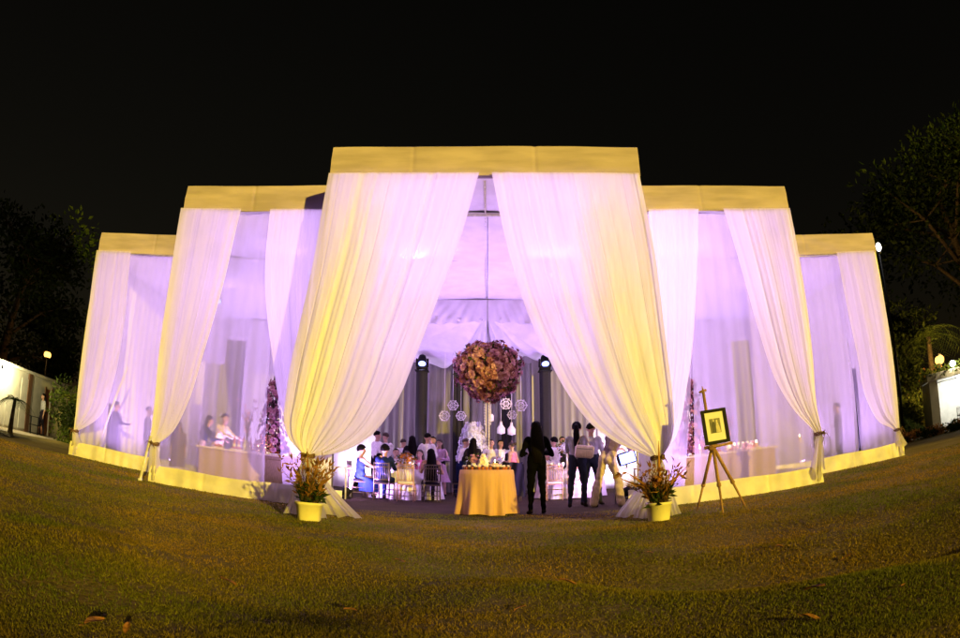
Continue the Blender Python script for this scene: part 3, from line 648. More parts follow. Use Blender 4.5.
def chair(kind, x, y, face, label):
    """face: direction the sitter looks, degrees from +Y, clockwise."""
    if kind not in CH:
        CH[kind] = c = make_chair(*dict(dark=('chairwood', 'c_dark'), rose=('chairrose', 'cushion'))[kind], label)
    else: c = copy_tree(CH[kind])
    c.location = (x, y, .006); c.rotation_euler = (0, 0, -R(face)); c['label'] = label; c['group'] = 'banquet chairs around the tables'; return c
def draped(name, label, c, r, h, mat, n=96, folds=14, flare=.09, seed=0, ov=None):
    rr = random.Random(seed); ph = [rr.random() * 6 for _ in range(3)]
    def rip(t, z): return 0
    b = MB(); vs = []; prof = [(0, h), (r * .6, h), (r * .97, h), (r, h - .012)] + [(r + .01, h - .012 - (h - .03) * k / 8) for k in range(1, 9)]
    for i, (q, z) in enumerate(prof):
        v = max(0, i - 3) / 8
        for k in range(n):
            t = 2 * PI * k / n; fo = math.sin(folds * t + 1.2 * math.sin(3 * t + ph[0])) + .4 * math.sin(folds * 1.7 * t + ph[1]); fo = fo if fo > -.3 else -.3 + (fo + .3) * .4
            rad = q + v * (flare * .5 + (.026 + flare * .5) * fo * v ** .4); vs.append((c[0] + rad * math.cos(t), c[1] + rad * math.sin(t), c[2] + z + (.012 * math.sin(5 * t + ph[2]) if i == len(prof) - 1 else 0)))
    b.add(vs, [(i * n + k, i * n + (k + 1) % n, (i + 1) * n + (k + 1) % n, (i + 1) * n + k) for i in range(len(prof) - 1) for k in range(n)])
    return tag(b.build(name, mat), label, 'tablecloth')
def round_table(label, x, y, r, h):
    t = thing('round_table', label, 'table', (x, y, .006), 'round banquet tables'); MB().lathe([(0, h - .03), (r - .01, h - .03), (r - .01, h - .005), (0, h - .005)], (x, y, 0), 32).build('tabletop', M['chairwood'], t)
    for k in range(4):
        a = PI / 4 + k * PI / 2; MB().tube([(x + r * .6 * math.cos(a), y + r * .6 * math.sin(a), .006), (x + r * .6 * math.cos(a), y + r * .6 * math.sin(a), h - .03)], .02, 8).build('leg', M['metal'], t)
# gold table at the entrance
GX, GY, GH, GR = .03, 11.15, .80, .46
round_table('round table under the gold cloth in the entrance', GX, GY, GR, GH)
draped('tablecloth', 'gold satin cloth reaching the ground on the small table in the entrance', (GX, GY, .008), GR, GH, M['goldcloth'], 144, 11, .075, 5)
gz = GH + .01
def cup(x, y, k, first=[None, None, None]):
    if first[k] is None:
        t = thing('dessert_cup', '', 'dessert', local=True)
        ch = [MB().lathe([(0, 0), (.022, 0), (.030, .05), (.027, .05), (.0, .045)], n=12).build('cup', M[('choc', 'amber_glass', 'amber_glass')[k]], t), MB().lathe([(.028, .048), (.030, .060), (.018, .075), (0, .082)], n=12).build('cream', M[('cake', 'cake', 'choc')[k]], t)]
        KIDS[t.name] = ch; first[k] = t; c = t
    else: c = copy_tree(first[k])
    c.location = (x, y, gz); c['label'] = ('tiny chocolate cup with pale cream top on the gold table', 'tiny amber cup with pale cream top on the gold table', 'tiny amber cup with dark chocolate top on the gold table')[k]; c['category'] = 'dessert'; c['group'] = ('chocolate cups on the gold table', 'amber cups with pale tops on the gold table', 'amber cups with dark tops on the gold table')[k]
for row, (rad, n) in enumerate(((.41, 17), (.33, 13))):
    for i in range(n):
        a = R(200) + R(140) * i / (n - 1); cup(GX + rad * math.cos(a), GY + rad * math.sin(a), (i + row + i // 4) % 3)
t = thing('cone_cake', 'white cone shaped cake tower on the gold table', 'cake', (GX - .06, GY - .12, gz)); MB().lathe([(.14, 0), (.14, .012), (.02, .015)], (GX - .06, GY - .12, gz), 20).build('plate', M['cushion'], t)
b = MB(); rr = random.Random(2)
b.lathe([(.10, 0), (.015, .27)], (GX - .06, GY - .12, gz + .012), 14)
for k in range(9):
    rad = .105 - .0105 * k
    for i in range(max(3, int(rad * 95))):
        a = i * 2 * PI / max(3, int(rad * 95)) + k; b.ball((GX - .06 + rad * math.cos(a), GY - .12 + rad * math.sin(a), gz + .03 + k * .029), .022, 6)
b.build('cake', M['cake'], t)
t = thing('candle_bowl', 'low white bowl with a lit candle on the gold table', 'candle', (GX + .14, GY - .1, gz))
MB().lathe([(.05, 0), (.10, .03), (.12, .10), (.115, .10), (.09, .04), (0, .02)], (GX + .14, GY - .1, gz), 20).build('bowl', M['candle'], t)
MB().lathe([(.05, .02), (.05, .12), (0, .115)], (GX + .14, GY - .1, gz), 14).build('candle', M['candle'], t); MB().lathe([(0, .12), (.012, .14), (.006, .17), (0, .185)], (GX + .14, GY - .1, gz), 8).build('flame', M['flame'], t)
lamp('candle_lamp', 'POINT', (GX + .14, GY - .1, gz + .2), 3.0, (1, .62, .28), t, shadow_soft_size=.03)
t = thing('small_bouquet', 'little pink posy standing behind the cups on the gold table', 'flowers', (GX - .22, GY - .05, gz))
MB().lathe([(.03, 0), (.045, .08), (.035, .12)], (GX - .22, GY - .05, gz), 12).build('vase', M['crystal'], t); blossoms(36, shell((GX - .22, GY - .05, gz + .18), .09, .5, 1), .03, 6, 12).build('blossom', M['rosepink'], t, smooth=False); leaves(40, shell((GX - .22, GY - .05, gz + .17), .09, .5, 1.1), .06, .014, 13).build('foliage', M['leaf'], t, smooth=False)

# guests' tables
TL, TR, TB = (-1.95, 15.75), (2.15, 16.4), (.15, 18.3)
for (x, y), lab, lc in ((TL, 'round banquet table between the guests in blue and the long haired guest', 'white cloth on the round table beside the seated guests in blue'), (TR, 'round banquet table behind the woman with the ponytail', 'white cloth on the round table behind the woman with the ponytail'), (TB, 'round banquet table in front of the white flower cascade', 'white cloth on the round table in front of the white flower cascade')):
    round_table(lab, x, y, .80, .75); draped('tablecloth', lc, (x, y, .008), .80, .75, M['whitecloth'], 96, 16, .10, int(x * 9))['group'] = 'white round tablecloths'
def candle(x, y, z, lab, p=1.6, h=.10, grp='candles on the tables'):
    t = thing('candle_glass', lab, 'candle', (x, y, z), grp); MB().lathe([(.035, 0), (.04, h), (.036, h), (.032, .01)], (x, y, z), 12).build('glass', M['candle'], t); MB().lathe([(0, h), (.014, h + .02), (.007, h + .05), (0, h + .065)], (x, y, z), 8).build('flame', M['flame'], t)
    if p: lamp('candle_lamp', 'POINT', (x, y, z + h + .08), p, (1, .66, .32), t, shadow_soft_size=.03)
def centrepiece(x, y, z, lab, r=.2, mats=('rosepink', 'white_petal', 'leaf'), seed=0, tall=0.0):
    t = thing('flower_centrepiece', lab, 'flowers', (x, y, z), 'table centrepieces'); zz = z + .1 + tall
    MB().lathe([(.06, 0), (.07, .02), (.022 if tall else .05, .06), (.022 if tall else .06, .06 + tall), (.07, .12 + tall)], (x, y, z), 14).build('vase', M['crystal'], t)
    blossoms(70, shell((x, y, zz + r * .55), r, .6, 1, (1, 1, .7)), .045, 6, seed).build('blossom', M[mats[0]], t, smooth=False); blossoms(50, shell((x, y, zz + r * .55), r, .6, 1.05, (1, 1, .7)), .04, 6, seed + 1).build('blossom', M[mats[1]], t, smooth=False)
    leaves(90, shell((x, y, zz + r * .5), r, .6, 1.15, (1, 1, .7)), .09, .02, seed + 2).build('foliage', M[mats[2]], t, smooth=False)
TZ = .765
centrepiece(TL[0], TL[1], TZ, 'low amber and white flower centrepiece on the table with the guests in blue', .24, ('roseorange', 'white_petal', 'leaf'), 21); centrepiece(TR[0] - .1, TR[1], TZ, 'flower centrepiece on the table behind the woman with the ponytail', .22, ('white_petal', 'roseorange', 'leaf'), 24, .35); centrepiece(TB[0], TB[1], TZ, 'white flower centrepiece on the table in front of the cascade', .26, ('white_petal', 'rosepink', 'leaf'), 27)
candle(TL[0] + .22, TL[1] - .42, TZ, 'small lit candle glass on the table with the guests in blue', 2.5); candle(TL[0] + .45, TL[1] - .2, TZ, 'second lit candle glass on the guests in blue table, nearer the long haired guest', 0); candle(TR[0] - .35, TR[1] - .4, TZ, 'small lit candle glass on the table behind the ponytail', 2.5); candle(TB[0] + .3, TB[1] - .4, TZ, 'small lit candle glass on the table by the white cascade', 1.5)
def glassware(x, y, z, lab, first=[None]):
    if first[0] is None:
        t = thing('wine_glass', lab, 'glass', local=True); KIDS[t.name] = [MB().lathe([(0, 0), (.03, .002), (.005, .01), (.005, .08), (.03, .11), (.036, .15), (.028, .19)], n=12).build('bowl', M['crystal'], t)]; first[0] = c = t
    else: c = copy_tree(first[0])
    c.location = (x, y, z); c['label'] = lab; c['group'] = lab; c['category'] = 'glass'
for (x, y), w in ((TL, 'with the guests in blue'), (TR, 'behind the woman with the ponytail'), (TB, 'in front of the white cascade')):
    for k in range(8): a = k * PI / 4 + .3; glassware(x + .55 * math.cos(a), y + .55 * math.sin(a), TZ, 'stemmed glass standing on the table ' + w)

chair('dark', -2.30, 14.62, 8, 'dark wooden chair under the navy dressed guest seen from behind')
chair('rose', -1.80, 14.72, 0, 'empty gilt chair with white cushion between the two guests seen from behind')
chair('dark', -1.25, 14.75, -14, 'dark wooden chair under the guest with long dark hair')
chair('dark', -2.98, 15.0, 62, 'dark chair turned sideways under the guest in bright blue')
chair('rose', -1.95, 16.85, 180, 'gilt chair on the far side of the table, under the guest facing the camera')
chair('rose', 1.62, 15.5, 0, 'gilt chair with white cushion beside the woman in black'); chair('rose', 2.12, 15.42, 4, 'gilt chair with white cushion partly behind the woman with the ponytail')
chair('dark', -.62, 16.7, -70, 'dark chair behind the long haired guest, next to the gold table'); c_ = chair('dark', .62, 15.3, 10, 'dark chair with a black jacket over it between gold table and woman in black')
b = MB()
def jk(u, v):
    w = .25 + .03 * v; x = (u - .5) * 2 * w; return (.62 + x + .01 * math.sin(v * 9), 15.02 - .05 * math.cos((u - .5) * PI) - .04 * v + .015 * math.sin(u * 16 + v * 3), .95 - .80 * v + .03 * math.cos((u - .5) * 5))
b.grid(jk, 20, 14); b.grid(lambda u, v: (.62 + (u - .5) * .46, 15.02 + .12 * v, .97 - .03 * math.cos((u - .5) * 4) - .35 * v * v), 16, 6)
tag(b.build('jacket', M['blackcloth']), 'black jacket hung over the chair behind the woman in black', 'jacket')

# buffets in the side bays
def buffet(x0, x1, y, label, cl):
    t = thing('buffet_bar', label, 'bar', ((x0 + x1) / 2, y, .006)); L_ = x1 - x0
    MB().box(((x0 + x1) / 2, y, .86), (L_ + .1, .72, .04), bev=.01).build('counter_top', M['c_cream'], t, smooth=False)
    MB().box(((x0 + x1) / 2, y + .02, .43), (L_, .62, .82), bev=.01).build('counter_body', M['c_tan'], t, smooth=False)
    n = int(L_ / .75)
    for k in range(n): MB().box((x0 + L_ * (k + .5) / n, y - .30, .42), (L_ / n - .06, .025, .70), bev=.006).build('front_panel', M['c_tan'], t, smooth=False)
BLx0, BLx1 = at(204, 460, 13.0).x, at(300, 460, 13.0).x; BRx0, BRx1 = at(676, 460, 13.0).x, at(770, 460, 13.0).x
buffet(BLx0, BLx1, 13.0, 'long beige bar with panelled front in the bay with the leaning prop', 0); buffet(BRx0, BRx1, 13.0, 'long beige bar with panelled front in the bay behind the easel', 0)
BZ = .885
def bottle(x, y, lab, grp, first=[None]):
    if first[0] is None:
        t = thing('bottle', lab, 'bottle', local=True); KIDS[t.name] = [MB().lathe([(0, 0), (.036, .005), (.037, .17), (.014, .23), (.013, .29), (.016, .295), (.016, .31), (0, .31)], n=14).build('glass_body', M['amber_glass'], t), MB().lathe([(.0375, .05), (.0385, .055), (.0385, .13), (.0375, .135)], n=14).build('paper_band', M['cushion'], t)]; first[0] = c = t
    else: c = copy_tree(first[0])
    c.location = (x, y, BZ); c['label'] = lab; c['group'] = grp; c['category'] = 'bottle'
def tray(x, y, lab, grp, k, first=[None]):
    if first[0] is None:
        t = thing('food_tray', lab, 'tray', local=True); ch = [MB().lathe([(0, 0), (.15, 0), (.17, .02), (.165, .022), (.145, .006), (0, .006)], n=24).build('plate', M['cushion'], t)]
        rr = random.Random(4); b = MB()
        for _ in range(26): q = sph(rr); b.ball((.10 * q.x, .10 * q.y, .03 + .03 * rr.random()), .024, 6)
        ch.append(b.build('snacks', M['amber_glass'], t)); KIDS[t.name] = ch; first[0] = c = t
    else: c = copy_tree(first[0])
    c.location = (x, y, BZ); c['label'] = lab; c['group'] = grp; c['category'] = 'tray'; c.rotation_euler = (0, 0, k)
for x0, x1, where in ((BLx0, BLx1, 'by the bending people'), (BRx0, BRx1, 'behind the easel')):
    for k in range(6): bottle(x0 + (x1 - x0) * (.30 + .055 * k) + .02 * math.sin(k * 5), 13.12 + .05 * math.sin(k * 3), 'amber glass bottle standing at the back of the bar ' + where, 'bottles on the bar ' + where)
    for k in range(4): tray(x0 + (x1 - x0) * (.18 + .2 * k), 12.8, 'round white plate of snacks along the front of the bar ' + where, 'plates on the bar ' + where, k)
    for k in range(6): glassware(x0 + (x1 - x0) * (.62 + .05 * k), 13.08, BZ, 'stemmed glass standing on the bar ' + where)
def flower_tower(px, lab, seed):
    p = at(px, 440, 12.95); x, y = p.x, 12.95; top_ = at(px, 372, y).z; t = thing('flower_tower', lab, 'flower arrangement', (x, y, BZ), 'dark cone towers on the bars'); hh = top_ - BZ
    b = MB()
    for k in range(7):
        a = 2 * PI * k / 7; b.tube([(x + .24 * math.cos(a), y + .24 * math.sin(a), BZ), (x + .10 * math.cos(a + .5), y + .10 * math.sin(a + .5), BZ + hh * .55), (x, y, top_)], [.012, .010, .006], 5)
    for q in range(4):
        z = BZ + .1 + q * hh * .18; rad = .24 * (1 - q * .18); b.tube([(x + rad * math.cos(a), y + rad * math.sin(a), z) for a in np.linspace(0, 2 * PI, 17)], .008, 5)
    b.build('wire_cone', M['black'], t)
    def f(rr):
        z = rr.random() ** 1.7; a = rr.random() * 2 * PI; rad = (.16 + .26 * (1 - z) ** 2) * math.sqrt(rr.random()); return (x + rad * math.cos(a), y + rad * math.sin(a), BZ + .08 + z * hh * .85), (math.cos(a), math.sin(a), .3)
    blossoms(190, f, .06, 6, seed).build('blossom', M['rosepink'], t, smooth=False); blossoms(90, f, .05, 6, seed + 1).build('blossom', M['rosedark'], t, smooth=False); leaves(110, f, .09, .02, seed + 2).build('foliage', M['leafdark'], t, smooth=False)
flower_tower(271.5, 'dark wire cone with pink blossoms on the bar above the spiky pot', 31); flower_tower(692, 'dark wire cone with pink blossoms on the bar next to the easel', 35)
def twigs(px, lab, h, seed):
    x = at(px, 440, 12.95).x; y = 12.95; rr = random.Random(seed); t = thing('twig_arrangement', lab, 'flower arrangement', (x, y, BZ)); MB().lathe([(.07, 0), (.09, .1), (.06, .22), (.07, .24)], (x, y, BZ), 14).build('vase', M['crystal'], t); b = MB(); tips = []
    for k in range(16):
        a = rr.random() * 2 * PI; l = h * rr.uniform(.6, 1); e = rr.uniform(.1, .35); pts = [(x + e * l * q * q * math.cos(a), y + e * l * q * q * math.sin(a), BZ + .2 + l * q) for q in (0, .35, .7, 1)]; b.tube(pts, [.008, .006, .004, .002], 4); tips += pts[1:]
    b.build('twigs', M['twig'], t); blossoms(110, lambda r_: (Vector(r_.choice(tips)) + sph(r_) * .07, sph(r_)), .022, 5, seed).build('blossom', M['rosepink'], t, smooth=False)
twigs(247, 'tall airy twigs with small blossoms on the bar by the two bending people', .95, 41); twigs(727, 'airy twigs with small blossoms on the bar behind the easel', .6, 43)
def globe_bouquet(px, lab, seed):
    c = at(px, 455, 12.95); t = thing('globe_bouquet', lab, 'flowers', (c.x, 12.95, BZ)); MB().lathe([(.08, 0), (.08, .015), (.018, .03), (.018, c.z - BZ - .12)], (c.x, 12.95, BZ), 12).build('stand', M['crystal'], t)
    blossoms(150, shell((c.x, 12.95, c.z + .05), .22, .7, 1), .045, 6, seed).build('blossom', M['rosepink'], t, smooth=False); blossoms(60, shell((c.x, 12.95, c.z + .05), .22, .7, 1.05), .04, 6, seed + 1).build('blossom', M['white_petal'], t, smooth=False)
globe_bouquet(750, 'pink globe bouquet on a stem on the bar behind the easel', 46)
for px, lab, p in ((265, 'lit candle glass near the middle of the bar by the bending people', 4), (258, 'small lit candle glass on the bar just beside the brighter one', 0), (735, 'bright candle glass on the bar beside the easel picture', 5), (757, 'candle glass on the bar below the globe bouquet', 4), (700, 'candle glass on the bar beside the dark cone by the easel', 3)):
    candle(at(px, 452, 12.72).x, 12.72, BZ, lab, p, .12)
candle(at(800, 445, 13.2).x, 13.2, 1.0 - .1, 'single candle glass on a thin stand beyond the bar behind the easel', 0)
sx = at(800, 445, 13.2).x; t = thing('candle_stand', 'thin pale stand holding a single candle beyond the bar behind the easel', 'stand', (sx, 13.2, 0)); MB().lathe([(.13, .006), (.13, .02), (.015, .04), (.015, .87), (.08, .89), (.08, .9)], (sx, 13.2, 0), 14).build('stand', M['post'], t)
t = thing('side_table', 'low white table with trays beside the guest in bright blue', 'table', (-3.35, 14.2, 0)); MB().box((-3.35, 14.2, .73), (.7, .6, .03), bev=.01).build('tabletop', M['cushion'], t, smooth=False)
for dx in (-.3, .3):
    for dy in (-.25, .25): MB().tube([(-3.35 + dx, 14.2 + dy, .006), (-3.35 + dx, 14.2 + dy, .72)], .018, 8).build('leg', M['post'], t)
t = thing('light_box', 'glowing white lamp box on the table next to the man in khaki trousers', 'lamp', (at(626, 433, 12.6).x, 12.6, .75)); lx = at(626, 438, 12.6).x
MB().box((lx, 12.6, .95), (.36, .14, .26), bev=.02, M=Matrix.Rotation(-.25, 3, 'Y')).build('housing', M['black'], t); MB().box((lx, 12.52, .95), (.31, .012, .21), bev=.004, M=Matrix.Rotation(-.25, 3, 'Y')).build('lens', M['lens_white'], t)
MB().tube([(lx, 12.6, .75), (lx, 12.6, .84)], .02, 8).build('stand', M['metal'], t); lamp('light_box_lamp', 'AREA', (lx, 12.45, .97), 6, (.8, .72, 1), t, shape='DISK', size=.2, aim=(0, -1, .2))
t = thing('small_table', 'small table carrying the glowing lamp box behind the pot with fluffy orange blooms', 'table', (lx, 12.65, 0)); MB().box((lx, 12.65, .735), (.5, .4, .03), bev=.008).build('tabletop', M['cushion'], t, smooth=False)
for dx in (-.2, .2):
    for dy in (-.15, .15): MB().tube([(lx + dx, 12.65 + dy, .006), (lx + dx, 12.65 + dy, .72)], .016, 8).build('leg', M['metal'], t)

# ------------------------------------------------------------------ pots with dried flowers, easel, props on the lawn
def pot(px, lab, seed, square, spiky, cat='flower pot'):
    p = gnd(px, 520.5); x, y = p.x, p.y; z0 = float(lawn_z(x, y)); r = .175
    t = thing('flower_pot', lab, cat, (x, y, z0), 'cream pots at the entrance'); b = MB(); rr = random.Random(seed)
    prof = [(r * .82, 0), (r * .84, .01), (r * .97, .22), (r * 1.05, .225), (r * 1.07, .26), (r * 1.0, .262), (r * .92, .22), (r * .9, .21)]
    if square:
        b.lathe([(q * 1.05, z) for q, z in prof], (x, y, z0), 32, ripple=lambda a, z: .10 * math.cos(4 * (a - .3)) ** 2 * (1 if math.cos(4 * (a - .3)) < 0 else .2))
    else: b.lathe(prof, (x, y, z0), 32)
    b.build('pot', M['pot'], t); MB().lathe([(0, .215), (r * .91, .215)], (x, y, z0), 20).build('soil', M['soil'], t)
    stems = MB(); tips = []; mids = []
    for k in range(64 if spiky else 54):
        a = rr.random() * 2 * PI; l = rr.uniform(.3, .62) if not spiky else rr.uniform(.3, .75); e = rr.uniform(.15, .85) * (1.05 if not spiky else .8); q0 = (x + .1 * rr.uniform(-1, 1), y + .1 * rr.uniform(-1, 1), z0 + .21)
        pts = [(q0[0] + e * l * q ** 1.4 * math.cos(a), q0[1] + e * l * q ** 1.4 * math.sin(a), q0[2] + l * q * (1 - .25 * e * q)) for q in (0, .35, .7, 1)]
        stems.tube(pts, [.005, .004, .003, .002], 4); tips.append((pts[-1], Vector(pts[-1]) - Vector(pts[-2]))); mids += [(pts[1], Vector(pts[2]) - Vector(pts[1])), (pts[2], Vector(pts[3]) - Vector(pts[2]))]
    stems.build('stems', M['twig'], t)
    def onstem(r_): p_, d = r_.choice(mids + tips); return Vector(p_) + sph(r_) * .03, Vector(d).normalized() + sph(r_) * .8
    leaves(380, onstem, .10, .014, seed + 1, .15).build('foliage', M['dry'], t, smooth=False)
    leaves(190, lambda r_: ((x + .14 * r_.uniform(-1, 1), y + .14 * r_.uniform(-1, 1), z0 + .24 + .22 * r_.random()), sph(r_) + Vector((0, 0, .8))), .14, .022, seed + 2, .2).build('foliage', M['leafdark'], t, smooth=False)
    blossoms(85 if not spiky else 40, lambda r_: (lambda q: (Vector(q[0]) + sph(r_) * .03, Vector(q[1])))(r_.choice(tips)), .028 if not spiky else .022, 5, seed + 3).build('blossom', M['dryred'], t, smooth=False)
    b = MB()
    for (dx, l, w) in (((-.2, .55, .5), (.12, .62, .25), (.3, .45, .5), (-.02, .78, 0)) if spiky else ((-.45, .42, .9), (-.38, .5, .7), (.32, .5, .5), (.0, .9, .02))):
        q0 = Vector((x + dx * .2, y - .03, z0 + .22)); tip = q0 + Vector((dx, -.05, l)); m_ = (q0 + tip) / 2 + Vector((-dx * .15, 0, .06))
        b.tube([q0, m_, tip], [.008, .022, .003], 6)
    b.build('seed_head', M['dryred' if not spiky else 'dry'], t)
pot(309, 'squarish cream pot with tall upright spiky dried stems beside the entrance', 51, True, True); pot(659, 'round cream pot with fluffy orange dried blooms beside the easel', 57, False, False)
# easel and framed picture
p = gnd(715, 510); EX, EY = p.x, 8.75
t = thing('easel', 'wooden tripod easel holding a framed photograph on the lawn', 'easel', (EX, EY, 0))
fl, fr_ = gnd(697, 511), gnd(745, 506); fb_ = gnd(723, 514); hub = at(714, 447, EY); topm = at(703, 391, EY + .12)
FR = [at(699, 411, EY), at(724, 408, EY), at(731, 441, EY), at(707, 446, EY)]
for q, w in ((fl, .025), (fr_, .025), (fb_, .025)):
    b = MB(); d = q - (hub + Vector((0, .06, 0))); h0 = hub + Vector((.0, .06, .02)); b.tube([h0, h0 + d * .6], [.026, .026], 8); b.tube([h0 + d * .58, h0 + d * .62], [.034, .034], 8); b.tube([h0 + d * .6, q], [.019, .015], 8); b.build('leg', M['wood'], t)
b = MB(); b.tube([hub + Vector((0, .07, -.08)), topm], [.028, .022], 8); b.tube([topm + Vector((-.06, 0, -.02)), topm + Vector((.05, 0, .01))], .02, 6); b.tube([topm, topm + Vector((-.01, 0, .07))], [.018, .006], 6); b.build('mast', M['wood'], t)
b = MB(); b.tube([FR[3] + Vector((-.03, .03, -.03)), FR[2] + Vector((.03, .03, -.03))], .022, 8); b.tube([hub + Vector((-.05, .05, .02)), hub + Vector((.06, .05, .02))], .035, 8); b.build('ledge', M['wood'], t)
b = MB(); b.box((hub.x - .05, EY + .0, hub.z - .02), (.07, .05, .06), bev=.01); b.build('clamp', M['brown'], t)
def picture():
    c = sum(FR, Vector()) / 4; ex = ((FR[1] - FR[0]) + (FR[2] - FR[3])).normalized(); ez = ((FR[0] - FR[3]) + (FR[1] - FR[2])); ez = (ez - ex * ez.dot(ex)).normalized(); lean = Matrix.Rotation(-R(8), 3, ex); ez = lean @ ez; ey = ex.cross(ez) * 1
    w = ((FR[1] - FR[0]).length + (FR[2] - FR[3]).length) / 2; h = ((FR[0] - FR[3]).length + (FR[1] - FR[2]).length) / 2; Mx = Matrix((ex, -ey, ez)).transposed()
    if Mx.determinant() < 0: Mx = Matrix((ex, ey, ez)).transposed()
    fwd = Mx @ Vector((0, 1, 0)); s = -1 if fwd.y > 0 else 1
    P = lambda x, y, z: c + Mx @ Vector((x, y * -s, z))
    t = thing('framed_picture', 'black framed photograph of two people in a wide cream mount on the easel', 'picture', tuple(c)); b = MB(); f = .045
    for (x, z, sx, sz) in ((0, h / 2 - f / 2, w, f), (0, -h / 2 + f / 2, w, f), (-w / 2 + f / 2, 0, f, h - 2 * f), (w / 2 - f / 2, 0, f, h - 2 * f)): b.box(P(x, 0, z), (sx, .035, sz), M=Mx)
    b.build('frame', M['black'], t, smooth=False); MB().box(P(0, .004, 0), (w - 2 * f, .012, h - 2 * f), M=Mx).build('mount', M['paper'], t, smooth=False)
    pw, ph_ = w * .42, h * .42; ph = MB().box(P(0, -.005, .01), (pw, .006, ph_), M=Mx).build('print', M['photo'], t, smooth=False)
    def flat(pts, y, mat):      # printed tones of the photograph
        b = MB(); b.add([P(x * pw, y, .01 + zz * ph_) for x, zz in pts], [tuple(range(len(pts)))]); return b.build('printed_figure', mat, ph, smooth=False)
    ci = lambda cx_, cz, r, k=10, e=1.3: [(cx_ + r * math.cos(2 * PI * i / k), cz + r * e * math.sin(2 * PI * i / k)) for i in range(k)]
    flat([(.02, -.48), (.46, -.48), (.36, -.1), (.27, .2), (.12, .2), (.05, -.05)], -.0085, M['figpale']); flat(ci(.17, .30, .085), -.009, M['figpale'])
    flat([(-.40, -.48), (-.02, -.48), (.02, -.05), (-.04, .26), (-.26, .28), (-.38, .02)], -.0085, M['figdark']); flat(ci(-.13, .38, .08), -.009, M['figpale'])
picture()
# leaning yellow prop by the left bay and leaves on the lawn
p0, p1 = gnd(140, 481), at(151, 436, D[1] - .1); t = thing('leaning_prop', 'slim yellow lit wooden prop leaning on the outer tent post', 'prop', tuple(p0)); MB().tube([p0, p1], .03, 8).build('pole', M['post'], t); MB().tube([p0, p0 + Vector((0, 0, .05))], .045, 8).build('foot', M['post'], t)
p0, p1 = at(96, 452, D[2] + .5), at(128, 367, D[2] + .5); t = thing('guy_pole', 'thin pale brace slanting inside the end bay by the red door side', 'brace', tuple(p0)); MB().tube([p0, p1], .03, 8).build('pole', M['post'], t)
p0 = at(861, 455, D[2] + .7); MB().box((p0.x, p0.y, 1.3), (.08, .08, 2.6), bev=.01).build('dark_bar', M['black']); bpy.data.objects['dark_bar']['label'] = 'black bar standing in for the dark slit between the sheers next to the standing silhouette'; bpy.data.objects['dark_bar']['category'] = 'post'  # black bar added in place of the dark slit between the sheer panels
p0 = at(107, 455, D[2] + .7); MB().box((p0.x, p0.y, .8), (.08, .08, 1.6), bev=.01).build('dark_bar', M['black']); bpy.data.objects['dark_bar.001']['label'] = 'short dark upright post inside the end bay near the hedge'; bpy.data.objects['dark_bar.001']['category'] = 'post'
LF = None
for (px, py, s) in ((95, 619, .9), (127, 628, .6), (228, 577, 1), (350, 600, .7), (568, 587, 1), (815, 590, 1), (812, 615, .8), (400, 560, .7), (650, 556, .6), (780, 545, .8), (902, 585, .7), (846, 545, .7), (300, 545, .7), (520, 612, .6)):
    p = gnd(px, py); rr = random.Random(px); z = float(lawn_z(p.x, p.y)) + .018
    if LF is None:
        def lf(u, v): w = .028 * math.sin(PI * min(max(v, .03), .97)) ** .7; return ((u - .5) * 2 * w, (v - .5) * .13, .006 * abs(u - .5) * 4 + .008 * math.sin(v * 4 + u))
        b = MB(); b.grid(lf, 4, 8); b.tube([(0, -.065, .0), (0, -.10, .01)], .002, 4); LF = o = b.build('fallen_leaf', M['leafbrown'])
    else: o = LF.copy(); C.objects.link(o)
    o.location = (p.x, p.y, z); o.rotation_euler = (rr.uniform(-.4, .4), rr.uniform(-.4, .4), rr.uniform(0, 6)); o.scale = (s, s, s); tag(o, 'dry brown leaf lying on the lawn in front of the tent', 'leaf', 'fallen leaves on the lawn')

